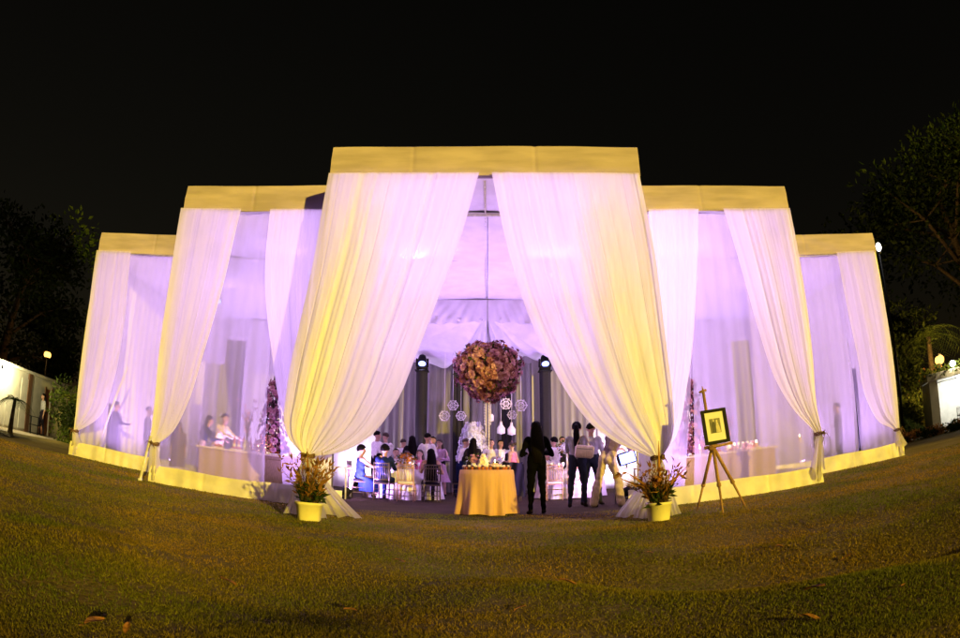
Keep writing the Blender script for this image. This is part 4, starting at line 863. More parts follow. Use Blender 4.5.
# ------------------------------------------------------------------ people
def person(label, x, y, face, top='white', bottom='dark', skin='skin', hair='short', haircol='hair', pose='stand', h=1.68, arms=('down', 'down'), lean=0.0, side=0.0, stride=.10, dress=None, turn=0.0, bare=False, z=.006, vox=.018, hands=False, facing=False, group=None, shoes='c_shoe'):
    """Local frame: faces +Y, then turned clockwise by face degrees. One remeshed body; hair, dress and eyes are children."""
    k = h / 1.70; P = []           # pieces: (a, b, ra, rb, material slot, flat)
    sit = pose == 'sit'; hipz = (.55 if sit else .93); Hc = Vector((0, 0, hipz)); t = Vector((math.sin(side), math.sin(lean), math.cos(lean) * math.cos(side))).normalized()
    rt = Vector((1, 0, 0)); rt = (rt - t * rt.dot(t)).normalized(); fw = t.cross(rt) * -1
    if fw.y < 0 and abs(lean) < 1.4: fw = -fw
    TOP, BOT, SK, SH = 0, 1, 2, 3
    q = lambda a, b=0, c=0: Hc + t * a + rt * b + fw * c
    def cap(a, b, ra, rb, m): P.append((Vector(a), Vector(b), ra, rb, m))
    # torso
    for s in (-1, 1):
        cap(q(-.02, s * .07), q(.10, s * .075), .105, .095, BOT); cap(q(.10, s * .07), q(.22, s * .06), .09, .085, TOP); cap(q(.22, s * .06), q(.40, s * .09, .0), .09, .085, TOP); cap(q(.40, s * .09), q(.465, s * .145), .085, .062, TOP if not bare else SK)
    cap(q(.12), q(.40), .10, .105, TOP); cap(q(.44), q(.49), .09, .06, TOP if not bare else SK)
    nb = q(.49, 0, .0); hd = (t + Vector((0, .0, .55))).normalized(); hc = nb + hd * .185 + fw * .02; cap(nb, hc - hd * .05, .056, .05, SK)
    hr = Matrix.Rotation(-turn, 3, hd); hx, hf = hr @ rt, hr @ fw; hf = (hf - hd * hf.dot(hd)).normalized(); hx = hf.cross(hd)
    cap(hc + hd * .025, hc + hd * .035 - hf * .02, .088, .088, SK); cap(hc + hf * .025 - hd * .03, hc + hf * .03 - hd * .075, .07, .05, SK); cap(hc + hf * .09 + hd * .015, hc + hf * .112 - hd * .02, .011, .016, SK)
    for s in (-1, 1): cap(hc + hx * s * .086 - hf * .005 + hd * .02, hc + hx * s * .088 - hf * .005 - hd * .025, .016, .012, SK)
    cap(hc + hf * .088 - hd * .055, hc + hf * .088 - hd * .055 + hx * .015, .012, .012, SK)
    # arms
    sleeve = TOP if not bare else SK; HN = []
    for s, ar in zip((-1, 1), arms):
        S0 = q(.45, s * .175)
        A = {'down': ((s * .05, -.02, -.30), (s * .0, .05, -.25)), 'bent': ((s * .10, -.04, -.27), (-s * .12, .20, .03)), 'fwd': ((s * .03, .15, -.24), (0, .24, .02)), 'reach': ((0, .22, -.16), (0, .25, -.06)), 'hip': ((s * .17, -.06, -.24), (-s * .16, .08, -.16)), 'hold': ((s * .06, .02, -.29), (-s * .05, .17, .16)), 'up': ((s * .08, .16, .0), (-s * .02, .12, .2)), 'table': ((s * .06, .16, -.2), (-s * .1, .22, -.02))}[ar]
        E_ = S0 + Vector(A[0]); W_ = E_ + Vector(A[1]); cap(S0, E_, .055, .043, sleeve); short = top in ('grey', 'mauve', 'pink') or bare
        mid = E_ + (W_ - E_) * .75; cap(E_, mid if not short else W_, .042, .034 if not short else .028, sleeve if not short else SK)
        if not short: cap(mid, W_, .033, .028, sleeve)
        d = (W_ - E_).normalized(); HN.append((W_, d)); pal = W_ + d * .055; cap(W_, pal, .026, .032, SK); up = Vector((0, 0, 1)) if abs(d.z) < .8 else Vector((0, 1, 0)); sd_ = d.cross(up).normalized(); dn = sd_.cross(d).normalized() * -1
        for f in range(4):
            o_ = sd_ * (f - 1.5) * .017; l = (.062, .072, .068, .05)[f]; m_ = pal + d * (.02 + l * .5) + o_ + dn * .01; fr = .0085 if hands else .012; cap(pal + o_, m_, fr * 1.1, fr, SK); cap(m_, m_ + d * l * .4 + dn * l * .35, fr, fr * .85, SK)
        cap(W_ + d * .02, pal + dn * .03 - sd_ * s * .03 * (1 if s > 0 else 1) + d * .015, .012, .010 if hands else .012, SK)
    # legs
    for s in (-1, 1):
        hp = Hc + rt * s * .085 + Vector((0, 0, -.03))
        if sit: kn = Vector((s * .11, .42, .50)); an = Vector((s * .12, .38, .09))
        else: kn = Vector((s * (.09 + stride * .35), .03 + s * stride * .25, .50)); an = Vector((s * (.09 + stride * .6), s * stride * .3 - .02, .085))
        legm = BOT if dress is None else SK; cap(hp, kn, .092, .064, legm); ck = kn + (an - kn) * .3 + Vector((0, -.02, 0)); wide = bottom == 'khaki'; cap(kn, ck, .062 if not wide else .08, .056 if not wide else .082, legm); cap(ck, an, .056 if not wide else .08, .040 if not wide else .082, legm)
        cap(an + Vector((0, -.02, -.03)), an + Vector((s * .02, .14, -.055)), .042, .032, SH)
    # mesh: closed tapered capsules, remeshed into one skin
    b = MB()
    for (a, c, ra, rb, m) in P:
        d = c - a; L_ = d.length; d = d / L_ if L_ > 1e-6 else Vector((0, 0, 1)); n = 10; pts = []; rad = []
        for i in range(4): an_ = PI / 2 * i / 3; pts.append(a - d * ra * math.cos(an_)); rad.append(max(ra * math.sin(an_), 1e-3))
        for i in range(4): an_ = PI / 2 * i / 3; pts.append(c + d * rb * math.sin(an_)); rad.append(max(rb * math.cos(an_), 1e-3))
        b.tube(pts, rad, n)
    me = bpy.data.meshes.new('body'); me.from_pydata(b.v, [], b.f); o = bpy.data.objects.new('body', me); C.objects.link(o)
    md = o.modifiers.new('r', 'REMESH'); md.mode = 'VOXEL'; md.voxel_size = vox if not hands else .009; sm = o.modifiers.new('s', 'SMOOTH'); sm.iterations = 3 if not hands else 4; sm.factor = .5
    dg = bpy.context.evaluated_depsgraph_get(); nm = bpy.data.meshes.new_from_object(o.evaluated_get(dg)); o.modifiers.clear(); o.data = nm; bpy.data.meshes.remove(me); nm.name = 'body'
    nv = len(nm.vertices); co = np.empty(nv * 3); nm.vertices.foreach_get('co', co); co = co.reshape(-1, 3); npoly = len(nm.polygons); ce = np.empty(npoly * 3); nm.polygons.foreach_get('center', ce); ce = ce.reshape(-1, 3)
    best = np.full(npoly, 1e9); mi = np.zeros(npoly, np.int32)
    for (a, c, ra, rb, m) in P:
        a_, d = np.array(a), np.array(c - a); L2 = max(d @ d, 1e-9); tt = np.clip((ce - a_) @ d / L2, 0, 1); dist = np.linalg.norm(ce - a_ - tt[:, None] * d, axis=1) - (ra + (rb - ra) * tt); k_ = dist < best; best[k_] = dist[k_]; mi[k_] = m
    w = .008 * np.sin(co[:, 2] * 34 + co[:, 0] * 22) * np.sin(co[:, 1] * 31 + co[:, 2] * 12) * ((co[:, 2] < nb.z - .05) & (co[:, 2] > .12)); nr = np.empty(nv * 3); nm.vertices.foreach_get('normal', nr); co += nr.reshape(-1, 3) * w[:, None]; nm.vertices.foreach_set('co', co.ravel())
    for mm in (M['c_' + top], M['c_' + bottom], M[skin], M[shoes]): nm.materials.append(mm)
    nm.polygons.foreach_set('material_index', mi); nm.polygons.foreach_set('use_smooth', [True] * npoly)
    root = thing('person', label, 'person', local=True, group=group); o.parent = root; ORG[o.name] = Vector((0, 0, 0))
    # hair
    if hair != 'none':
        hb = MB(); Mx = Matrix((hx, hf, hd)).transposed(); rr = random.Random(int(x * 100)); hn = 18; hv = []
        for j in range(11):
            th = PI * .66 * j / 10
            for i in range(hn):
                a = 2 * PI * i / hn; front = math.sin(a); tt = min(th, PI * (((.71 if hair == 'curly' else .64) - .31 * max(0, front) ** .7 - .13 * abs(math.cos(a))) if hair in ('short', 'curly') else (.66 - .30 * max(0, front) ** .6))); rad = .099 + .004 * math.sin(a * 9 + j)
                if hair == 'curly': rad += .016 + .010 * math.sin(a * 7 + j * 2.4)
                hv.append(hc + hd * .03 + Mx @ Vector((rad * .95 * math.sin(tt) * math.cos(a), rad * 1.06 * math.sin(tt) * math.sin(a) - .008, rad * 1.05 * math.cos(tt))))
        hb.add(hv, [(j * hn + i, j * hn + (i + 1) % hn, (j + 1) * hn + (i + 1) % hn, (j + 1) * hn + i) for j in range(10) for i in range(hn)])
        if hair in ('long', 'mid'):
            l = .46 if hair == 'long' else .24; pts = [hc + hd * .07 - hf * .03, hc - hf * .062 - hd * .02, hc - hf * .085 - hd * .15, nb - fw * .095 - t * (l * .45), nb - fw * .11 - t * l]
            vs = []; n = 14
            for i, (p_, wx, wy) in enumerate(zip(pts, (.07, .10, .118, .125, .06), (.05, .062, .06, .05, .022))):
                for j in range(n): a = 2 * PI * j / n; vs.append(p_ + hx * wx * math.cos(a) * (1 + .05 * math.sin(5 * a + i)) + hf * wy * math.sin(a))
            hb.add(vs, [(i * n + j, i * n + (j + 1) % n, (i + 1) * n + (j + 1) % n, (i + 1) * n + j) for i in range(4) for j in range(n)] + [tuple(range(4 * n, 5 * n))])
        if hair == 'pony': hb.tube([hc + hd * .06 - hf * .10, hc - hf * .15 + hd * .03, hc - hf * .13 - hd * .10, nb - fw * .12 - t * .10, nb - fw * .115 - t * .30, nb - fw * .11 - t * .40], [.03, .045, .06, .058, .04, .008], 10)
        if hair == 'bun': hb.ball(hc + hd * .07 - hf * .11, .05, 10)
        hb.build('hair', M[haircol], root)
    if facing:
        for s in (-1, 1): MB().ball(hc + hf * .094 + hx * s * .033 + hd * .02, .010, 8).build('eye', M['hair'], root)
        MB().tube([hc + hf * .098 - hx * .022 - hd * .055, hc + hf * .102 - hd * .057, hc + hf * .098 + hx * .022 - hd * .055], .006, 6).build('mouth', M['c_pink'], root)
    if dress:
        hem, wid = dress; n = 40; vs = []; prof = [(.24, .125, .105), (.12, .135, .115), (0, .185, .155), (-.15, .20, .18)]
        b = MB()
        if not sit:
            zs = [(Hc + t * a, wx, wy) for a, wx, wy in prof]; zb = Hc.z - .15; zs += [(Vector((0, 0, zb + (hem - zb) * i / 4)), .20 + (wid - .20) * i / 4, .18 + (wid - .18) * i / 4) for i in (1, 2, 3, 4)]
        else: zs = [(Hc + t * a, wx, wy) for a, wx, wy in prof[:3]] + [(Vector((0, .12, .53)), .21, .27), (Vector((0, .22, .42)), .22, .27), (Vector((0, .24, hem)), wid, wid * 1.1)]
        for i, (c, wx, wy) in enumerate(zs):
            for j in range(n): a = 2 * PI * j / n; f = 1 + (.06 * math.sin(9 * a + 1) * max(0, i - 2) / 5); vs.append(c + Vector((wx * f * math.cos(a), wy * f * math.sin(a), 0)))
        b.add(vs, [(i * n + j, i * n + (j + 1) % n, (i + 1) * n + (j + 1) % n, (i + 1) * n + j) for i in range(len(zs) - 1) for j in range(n)]); b.build('dress', M['c_' + top], root)
    root.scale = (k, k, k); root.location = (x, y, z); root.rotation_euler = (0, 0, -R(face)); return root, HN
def px_at(px, Y): return at(px, 450, Y).x
# the ones near the entrance
person('woman in black with long dark hair standing with her back turned in the entrance', px_at(536.5, 10.95), 10.95, -8, 'black', 'black', hair='long', arms=('bent', 'bent'), h=1.62, stride=.05, hands=True, turn=.15)
w2, _ = person('woman with long dark ponytail, grey top and cream shoulder bag', px_at(577, 12.35), 12.35, 12, 'grey', 'jeans', hair='pony', arms=('fwd', 'hold'), h=1.69, stride=.09, hands=True)
person('man bending away in wide khaki trousers and mauve shirt half hidden by the curtain', px_at(607, 11.95), 11.95, 42, 'mauve', 'khaki', skin='skin', hair='short', arms=('table', 'table'), lean=.5, side=.12, h=1.72, stride=.26, hands=True)
person('man in grey shirt and dark jeans standing close behind the woman with the ponytail', px_at(591, 12.75), 12.75, 25, 'grey', 'jeans', hair='short', arms=('down', 'hold'), h=1.68, stride=.14)
bx, by = px_at(584, 12.2), 12.16; t = thing('shoulder_bag', 'cream handbag hanging from the shoulder of the woman with the ponytail', 'bag', (bx, by, 1.0))
MB().box((bx, by, 1.12), (.36, .11, .25), bev=.035, M=Matrix.Rotation(.12, 3, 'Y')).build('bag_body', M['c_cream'], t); MB().tube([(bx - .15, by, 1.23), (bx - .06, by + .03, 1.42), (bx + .02, by + .07, 1.44), (bx + .14, by, 1.2)], .012, 6).build('strap', M['c_tan'], t)
MB().box((bx, by - .055, 1.17), (.30, .012, .012), M=Matrix.Rotation(.12, 3, 'Y')).build('clasp', M['metal'], t, smooth=False)
# seated at the first table
person('guest in bright blue dress seated sideways by the entrance curtain, reaching to the child', px_at(361, 15.0), 15.0, 62, 'blue', 'blue', hair='curly', pose='sit', arms=('reach', 'reach'), dress=(.18, .24), bare=True, h=1.62)
person('small dark haired child sitting beside the guest in bright blue', px_at(379, 15.25), 15.25, 100, 'dark', 'dark', hair='mid', pose='sit', arms=('fwd', 'fwd'), h=1.30, z=.10)
person('guest in navy with short curly hair seated with the back turned', -2.30, 14.62, 8, 'navy', 'navy', hair='curly', pose='sit', arms=('fwd', 'fwd'), h=1.66)
person('guest with long dark hair and bare shoulders seated with the back turned', -1.25, 14.75, -14, 'dark', 'dark', hair='long', pose='sit', arms=('fwd', 'bent'), bare=True, h=1.60)
person('seated guest facing the camera behind the candlelit flowers', px_at(407, 16.85), 16.85, 180, 'lilac', 'dark', skin='skin2', hair='mid', haircol='hair2', pose='sit', arms=('table', 'table'), facing=True, h=1.58)
# standing guests behind
BK = 'standing guests at the back of the tent'
for a in (('man in white shirt standing nearest the curtain, turned towards the bright cloth', 376, 17.4, 50, 'white', 'dark', 'short', 'hair', ('hold', 'bent'), 1.76), ('second man in white shirt, beside the one nearest the curtain', 386, 17.9, -40, 'white', 'dark', 'short', 'hair2', ('bent', 'down'), 1.76),
          ('guest in white shirt leaning over the table beside the woman in dark top', 400, 18.0, 30, 'white', 'c', 'short', 'hair2', ('fwd', 'fwd'), 1.62), ('long haired woman in dark top standing among white shirts, back turned', 412, 17.2, -5, 'dark', 'cream', 'long', 'hair', ('bent', 'bent'), 1.66),
          ('man in white shirt with the back turned beside the long haired woman in dark top', 427, 17.1, 14, 'white', 'dark', 'short', 'hair', ('bent', 'bent'), 1.74), ('woman in lilac dress standing close to the man with his back turned', 440, 17.6, 205, 'lilac', 'dark', 'mid', 'hair2', ('bent', 'down'), 1.60),
          ('man in pale shirt and dark trousers leaning towards the table near the gold table', 461, 16.8, 60, 'white', 'navy', 'short', 'hair2', ('fwd', 'reach'), 1.62), ('woman with long dark hair and dark dress standing before the white cascade, back turned', 473, 16.6, 10, 'dark', 'dark', 'long', 'hair', ('bent', 'down'), 1.60),
          ('guest in white behind the cone cake, facing the entrance', 491, 17.3, 175, 'white', 'dark', 'short', 'hair2', ('bent', 'hold'), 1.60), ('guest in white with raised hand just beside the cascade table', 500, 19.1, 150, 'white', 'dark', 'short', 'hair', ('up', 'bent'), 1.66),
          ('woman in bright pink dress standing beside the woman in black', 513, 16.6, -60, 'pink', 'pink', 'bun', 'hair2', ('bent', 'bent'), 1.50), ('woman in white dress with short dark hair between the woman in black and the ponytail', 555, 17.6, -50, 'white', 'white', 'curly', 'hair', ('bent', 'hold'), 1.64),
          ('dark haired guest far back beside the column behind the seated guests', 433, 18.6, 190, 'lilac', 'dark', 'short', 'hair', ('down', 'down'), 1.72), ('guest in dark suit far back near the column behind the woman in black', 562, 18.6, 170, 'dark', 'dark', 'short', 'hair', ('bent', 'bent'), 1.70)):
    lab, px, Y, face, tp, bt, hr_, hcol, ar, hh = a; fac = 120 < abs(face) % 360 < 240
    person(lab, px_at(px, Y), Y, face, tp, bt if bt != 'c' else 'dark', 'skin2' if hcol == 'hair2' else 'skin', hr_, hcol, arms=ar, h=hh, lean=.22 if 'leaning' in lab else .03, dress=(.10 if tp == 'pink' else .45, .30) if tp in ('pink', 'lilac') and 'woman' in lab or 'white dress' in lab else None, bare='pink' in lab, facing=fac, group=BK, vox=.022)
for lab, px, Y, face, tp, hr_, hcol, zz in (('seated guest in white facing the entrance beside the amber flowers', 396, 16.9, 165, 'white', 'short', 'hair', .006), ('seated guest in pink top across the table from the long haired guest', 420, 16.85, 195, 'pink', 'mid', 'hair2', .006),
        ('seated guest in pale top facing the entrance next to the woman in black', 547, 17.35, 175, 'white', 'mid', 'hair', .006), ('seated guest in lilac top behind the table by the cascade', 482, 19.3, 178, 'lilac', 'mid', 'hair', .006)):
    x_ = px_at(px, Y); chair('rose', x_, Y, face, 'gilt chair under the ' + lab.split(' facing')[0].split(' across')[0].split(' behind')[0] + (' near the amber flowers' if px < 410 else '' if px < 430 else ' near the woman in black' if px > 500 else ' near the cascade'))
    person(lab, x_, Y, face, tp, 'dark', 'skin2', hr_, hcol, pose='sit', arms=('table', 'table'), facing=True, h=1.64, z=zz, vox=.022)
# silhouettes behind the sheer panels
person('woman bending over the bar, nearer the outer post, behind the sheer panel', px_at(201, 13.55), 13.55, 70, 'navy', 'tan', hair='mid', arms=('reach', 'fwd'), lean=.25, h=1.60, vox=.022)
person('man bending over the bar beside the woman, behind the sheer panel', px_at(217, 13.75), 13.75, 105, 'cream', 'tan', hair='short', arms=('reach', 'reach'), lean=.3, h=1.70, vox=.022)
person('child standing next to the outer post of the bay with the leaning prop', px_at(178, 13.4), 13.4, 165, 'mauve', 'dark', hair='mid', facing=True, h=1.32, dress=(.35, .24), vox=.022)
person('guest seen dimly in the end bay close to the leaning prop', px_at(146, 14.8), 14.8, 60, 'dark', 'dark', hair='short', arms=('bent', 'bent'), h=1.66, vox=.022)
person('guest seen dimly in the end bay farthest from the entrance, by the brace', px_at(113, 14.9), 14.9, 40, 'dark', 'dark', hair='short', arms=('fwd', 'fwd'), h=1.66, vox=.022)
person('man standing with arm out behind the sheer panel of the end bay near the kiosk', px_at(840, 14.75), 14.75, -60, 'dark', 'black', hair='short', arms=('bent', 'hip'), h=1.72, vox=.022)
chair('dark', px_at(824, 14.8), 14.8, 30, 'dark chair standing next to the man behind the sheer panel near the kiosk')
person('person in pale top and dark trousers standing at the red door of the white building', -18.3, 21.7, -150, 'grey', 'dark', hair='mid', arms=('down', 'down'), h=1.78, z=.012, vox=.024, facing=True)

# ------------------------------------------------------------------ around the tent: white building, kiosk, lamps, hedges, trees
def hit(px, py, A, u):
    """Plan position where the sight line through a photo pixel meets the vertical plane through A along u; returns (distance along u, height)."""
    d = ray(px, py); den = d[0] * u.y - d[1] * u.x; k = ((A.x - CAM_X) * u.y - A.y * u.x) / den
    return Vector((CAM_X + d[0] * k - A.x, d[1] * k - A.y, 0)).dot(u), CAM_H + d[2] * k
A = Vector((-18.25, 18.0, 0)); U = Vector((-1.3, 7.0, 0)).normalized(); V = Vector((-U.y, U.x, 0))     # V points away from the lawn
ang = math.atan2(U.y, U.x)
wb = thing('white_building', 'low white painted building with red door beyond the lawn, lit by a wall lamp', 'building', tuple(A))
def wbox(s0, s1, d0, d1, z0, z1, name, mat, parent, bev=0.0):
    c = A + U * (s0 + s1) / 2 + V * (d0 + d1) / 2; return MB().box((c.x, c.y, (z0 + z1) / 2), (s1 - s0, d1 - d0, z1 - z0), ang, bev=bev).build(name, mat, parent, smooth=False)
sd0, _ = hit(44, 415, A, U); sd1, _ = hit(49, 415, A, U); sp, _ = hit(27, 410, A, U)
wbox(-6, sd0 - .02, 0, 4, 0, 2.5, 'wall', M['wall_paint'], wb); wbox(sd1 + .02, sd1 + 5, 0, 4, 0, 2.5, 'wall', M['wall_paint'], wb); wbox(sd0 - .02, sd1 + .02, .0, 4, 2.12, 2.5, 'wall', M['wall_paint'], wb)
wbox(-6.2, sd1 + 5.2, -.25, 4.2, 2.5, 2.62, 'roof', M['wall_paint'], wb, .02)
dr = wbox(sd0, sd1, .05, .11, .05, 2.1, 'door', M['door_red'], wb); cc = A + U * (sd0 + .15); MB().ball((cc.x - V.x * -.0, cc.y, 1.05), .035, 8).build('handle', M['metal'], dr)
wbox(sp - .16, sp + .16, -.06, 0, 0, 2.5, 'pilaster', M['brown'], wb); wbox(sd0 - .14, sd0 - .03, -.04, 0, 0, 2.2, 'door_frame', M['brown'], wb); wbox(sd1 + .03, sd1 + .14, -.04, 0, 0, 2.2, 'door_frame', M['brown'], wb)
for s_ in np.arange(-5.5, sp - .5, 1.15): wbox(s_, s_ + 1.02, -.03, 0, .12, 2.25, 'panel', M['wall_paint'], wb)
def globe_lamp(name, label, px, py, Y, r, mat, power, col, pole=True, arm=None):
    c = at(px, py, Y); t = thing(name, label, 'lamp', (c.x, c.y, 0)); MB().ball(c, r, 16).build('globe', mat, t)
    if pole:
        MB().tube([(c.x, c.y, 0), (c.x, c.y, .5), (c.x, c.y, c.z - r * .9)], [.09, .05, .035], 10).build('pole', M['black'], t); MB().lathe([(.05, -r * 1.15), (r * .8, -r * .75), (r * .7, -r * .6)], c, 12).build('lamp_holder', M['black'], t); MB().lathe([(r * .75, r * .72), (r * .2, r * 1.2), (.01, r * 1.4)], c, 12).build('cap', M['black'], t)
    lamp('lamp_light', 'POINT', c + Vector((0, -r * 1.6, 0)), power, col, t, shadow_soft_size=r); return t
globe_lamp('street_lamp', 'orange globe lamp on a dark post above the white building with the red door', 47.5, 355, 27, .21, M['sodium'], 50, (1, .5, .12))
globe_lamp('street_lamp', 'bright amber globe lamp on a dark post beside the kiosk', 939.5, 360, 29.5, .30, M['sodium'], 3000, (1, .58, .12))
# white flood on a mast behind the end bay
c = at(878.5, 247, 22.5); t = thing('mast_floodlight', 'small white floodlight on a mast just outside the top corner of the end bay', 'lamp', (c.x, c.y, 0)); MB().tube([(c.x + .1, c.y + .2, 0), (c.x + .1, c.y + .2, c.z + .1)], [.07, .045], 8).build('mast', M['black'], t); MB().ball(c, (.13, .1, .19), 14).build('lens', M['whitelamp'], t); MB().box((c.x + .05, c.y + .14, c.z), (.34, .12, .46), bev=.04).build('housing', M['black'], t)
lamp('mast_light', 'POINT', c + Vector((0, -.35, -.1)), 30, (1, .95, .9), t, shadow_soft_size=.1)
# wall lamp
s_, z_ = hit(1.5, 374, A, U); c = A + U * s_ - V * .22; c.z = 2.35; t = thing('wall_lamp', 'very bright pale yellow lamp under the eave of the white building', 'lamp', (c.x, c.y, 2.2)); MB().ball(c, .13, 14).build('globe', M['whitelamp'], t); MB().box((c + V * .16)[:], (.12, .14, .12), ang, bev=.02).build('bracket', M['black'], t); lamp('wall_light', 'POINT', c - V * .5, 340, (1, .86, .42), t, shadow_soft_size=.12)
# paved strip in front of it
b = MB(); q0, q1 = A - U * 8 - V * 2.1, A + U * 12 - V * 2.1; q2, q3 = A + U * 12 + V * .0, A - U * 8; b.add([(p_.x, p_.y, .012) for p_ in (q0, q1, q2, q3)], [(0, 1, 2, 3)]); tag(b.build('path', M['stone'], smooth=False), kind='structure')
for k, (px, h) in enumerate(((25, .7), (33, .5))):
    s_, _ = hit(px, 425, A, U); c = A + U * s_ - V * .5; t = thing('garden_crate' if k == 0 else 'garden_urn', ('dark wire plant stand' if k == 0 else 'small terracotta urn') + ' standing against the white building near the person', 'planter', (c.x, c.y, .012))
    if k: MB().lathe([(.14, 0), (.2, .1), (.24, .35), (.17, .48), (.2, .52)], (c.x, c.y, .012), 16).build('urn', M['terracotta'], t)
    else:
        b = MB()
        for z in (.06, .4, .75): b.tube([(c.x + .24 * math.cos(a), c.y + .24 * math.sin(a), z) for a in np.linspace(0, 2 * PI, 13)], .018, 5)
        for a in range(4): b.tube([(c.x + .24 * math.cos(a * PI / 2), c.y + .24 * math.sin(a * PI / 2), .012), (c.x + .24 * math.cos(a * PI / 2), c.y + .24 * math.sin(a * PI / 2), .77)], .018, 5)
        b.build('wire_frame', M['black'], t)
# kiosk on the other side
KA = Vector((22.9, 27.2, 0)); KU = Vector((1, -.62, 0)).normalized(); KV = Vector((-KU.y, KU.x, 0)); kang = math.atan2(KU.y, KU.x)
ks = thing('garden_kiosk', 'small white kiosk with a brightly lit open front under flowering creeper', 'kiosk', tuple(KA))
def kbox(s0, s1, d0, d1, z0, z1, name, mat, parent): c = KA + KU * (s0 + s1) / 2 + KV * (d0 + d1) / 2; return MB().box((c.x, c.y, (z0 + z1) / 2), (s1 - s0, d1 - d0, z1 - z0), kang, bev=.015).build(name, mat, parent, smooth=False)
kbox(-.05, .45, 0, .35, 0, 2.75, 'pillar', M['wall_paint'], ks); kbox(4.2, 4.7, 0, .35, 0, 2.75, 'pillar', M['wall_paint'], ks); kbox(-.15, 4.9, -.06, .40, 2.75, 3.15, 'lintel', M['wall_paint'], ks); kbox(-.05, .12, .35, 3.4, 0, 2.75, 'side_wall', M['wall_paint'], ks); kbox(4.55, 4.7, .35, 3.4, 0, 2.75, 'side_wall', M['wall_paint'], ks); kbox(.12, 4.55, 3.2, 3.4, 0, 2.75, 'back_wall', M['wall_paint'], ks); kbox(-.15, 4.9, .40, 3.5, 2.78, 2.98, 'roof', M['wall_paint'], ks); kbox(-.3, 4.9, -.5, 3.2, 0.0, .14, 'plinth', M['stone'], ks)
c = KA + KU * 2.3 + KV * 1.6; t = thing('ceiling_lamp', 'cool white lamp under the kiosk ceiling', 'lamp', (c.x, c.y, 2.76)); MB().lathe([(.35, -.02), (.35, -.10), (0, -.12)], (c.x, c.y, 2.78), 18).build('shade', M['whitelamp'], t); lamp('kiosk_light', 'POINT', (c.x, c.y, 2.3), 210, (.86, .93, 1), t, shadow_soft_size=.2)
c = KA + KU * 1.9 + KV * 1.2; CH['far'] = None; ch_ = chair('dark', c.x, c.y, 200, 'dark chair silhouetted in the bright kiosk opening'); ch_.location.z = .145
# roof lamp among the creeper
c = KA + KU * 1.5 + KV * .1; c.z = 3.42; t = thing('roof_lamp', 'warm white lamp glowing among the creeper on the kiosk roof edge', 'lamp', tuple(c)); MB().ball(c, .17, 14).build('globe', M['whitelamp'], t); MB().tube([(c.x, c.y, 3.15), (c.x, c.y, 3.3)], .05, 8).build('stem', M['black'], t); lamp('roof_light', 'POINT', c + Vector((-.1, -.35, .1)), 160, (1, .8, .45), t, shadow_soft_size=.15)
cr_ = thing('creeper', 'leafy flowering creeper trailing over the kiosk roof edge', 'plant', (KA.x, KA.y, 3.15))
def crf(rr): s_ = rr.uniform(-.6, 5); p_ = KA + KU * s_ + KV * rr.uniform(-.15, .6); return (p_.x, p_.y, 3.12 + rr.random() ** 2 * .5 - .25 * rr.random()), sph(rr)
leaves(1300, crf, .16, .05, 71).build('foliage', M['leaf'], cr_, smooth=False); blossoms(60, crf, .07, 5, 72).build('blossom', M['dryred'], cr_, smooth=False)

def bush(name, label, x, y, rx, ry, h, n, mat, seed, group=None, l=.16, cat='bush', z0=0.0):
    t = thing(name, label, cat, (x, y, z0), group); rr = random.Random(seed); b = MB(); tips = []
    for k in range(9):
        a = rr.random() * 2 * PI; r = rr.uniform(.2, .75); tip = (x + rx * r * math.cos(a), y + ry * r * math.sin(a), z0 + h * rr.uniform(.6, .9)); b.tube([(x + .05 * math.cos(a), y + .05 * math.sin(a), z0), (x + rx * r * .4 * math.cos(a), y + ry * r * .4 * math.sin(a), z0 + h * .35), tip], [.05, .035, .012], 5)
    b.build('stems', M['bark'], t); cl = [(rr.uniform(-.75, .75), rr.uniform(-.75, .75), rr.uniform(.12, .85)) for _ in range(16)]
    def f(r_):
        c_ = r_.choice(cl); v = sph(r_); k = r_.random() ** .4 * .42; return (x + rx * (c_[0] + v.x * k), y + ry * (c_[1] + v.y * k), max(z0 + .03, z0 + h * (c_[2] + v.z * k * .7))), v + sph(r_) * .7 + Vector((0, 0, .3))
    leaves(n, f, l, l * .3, seed + 1).build('foliage', mat, t, smooth=False); return t
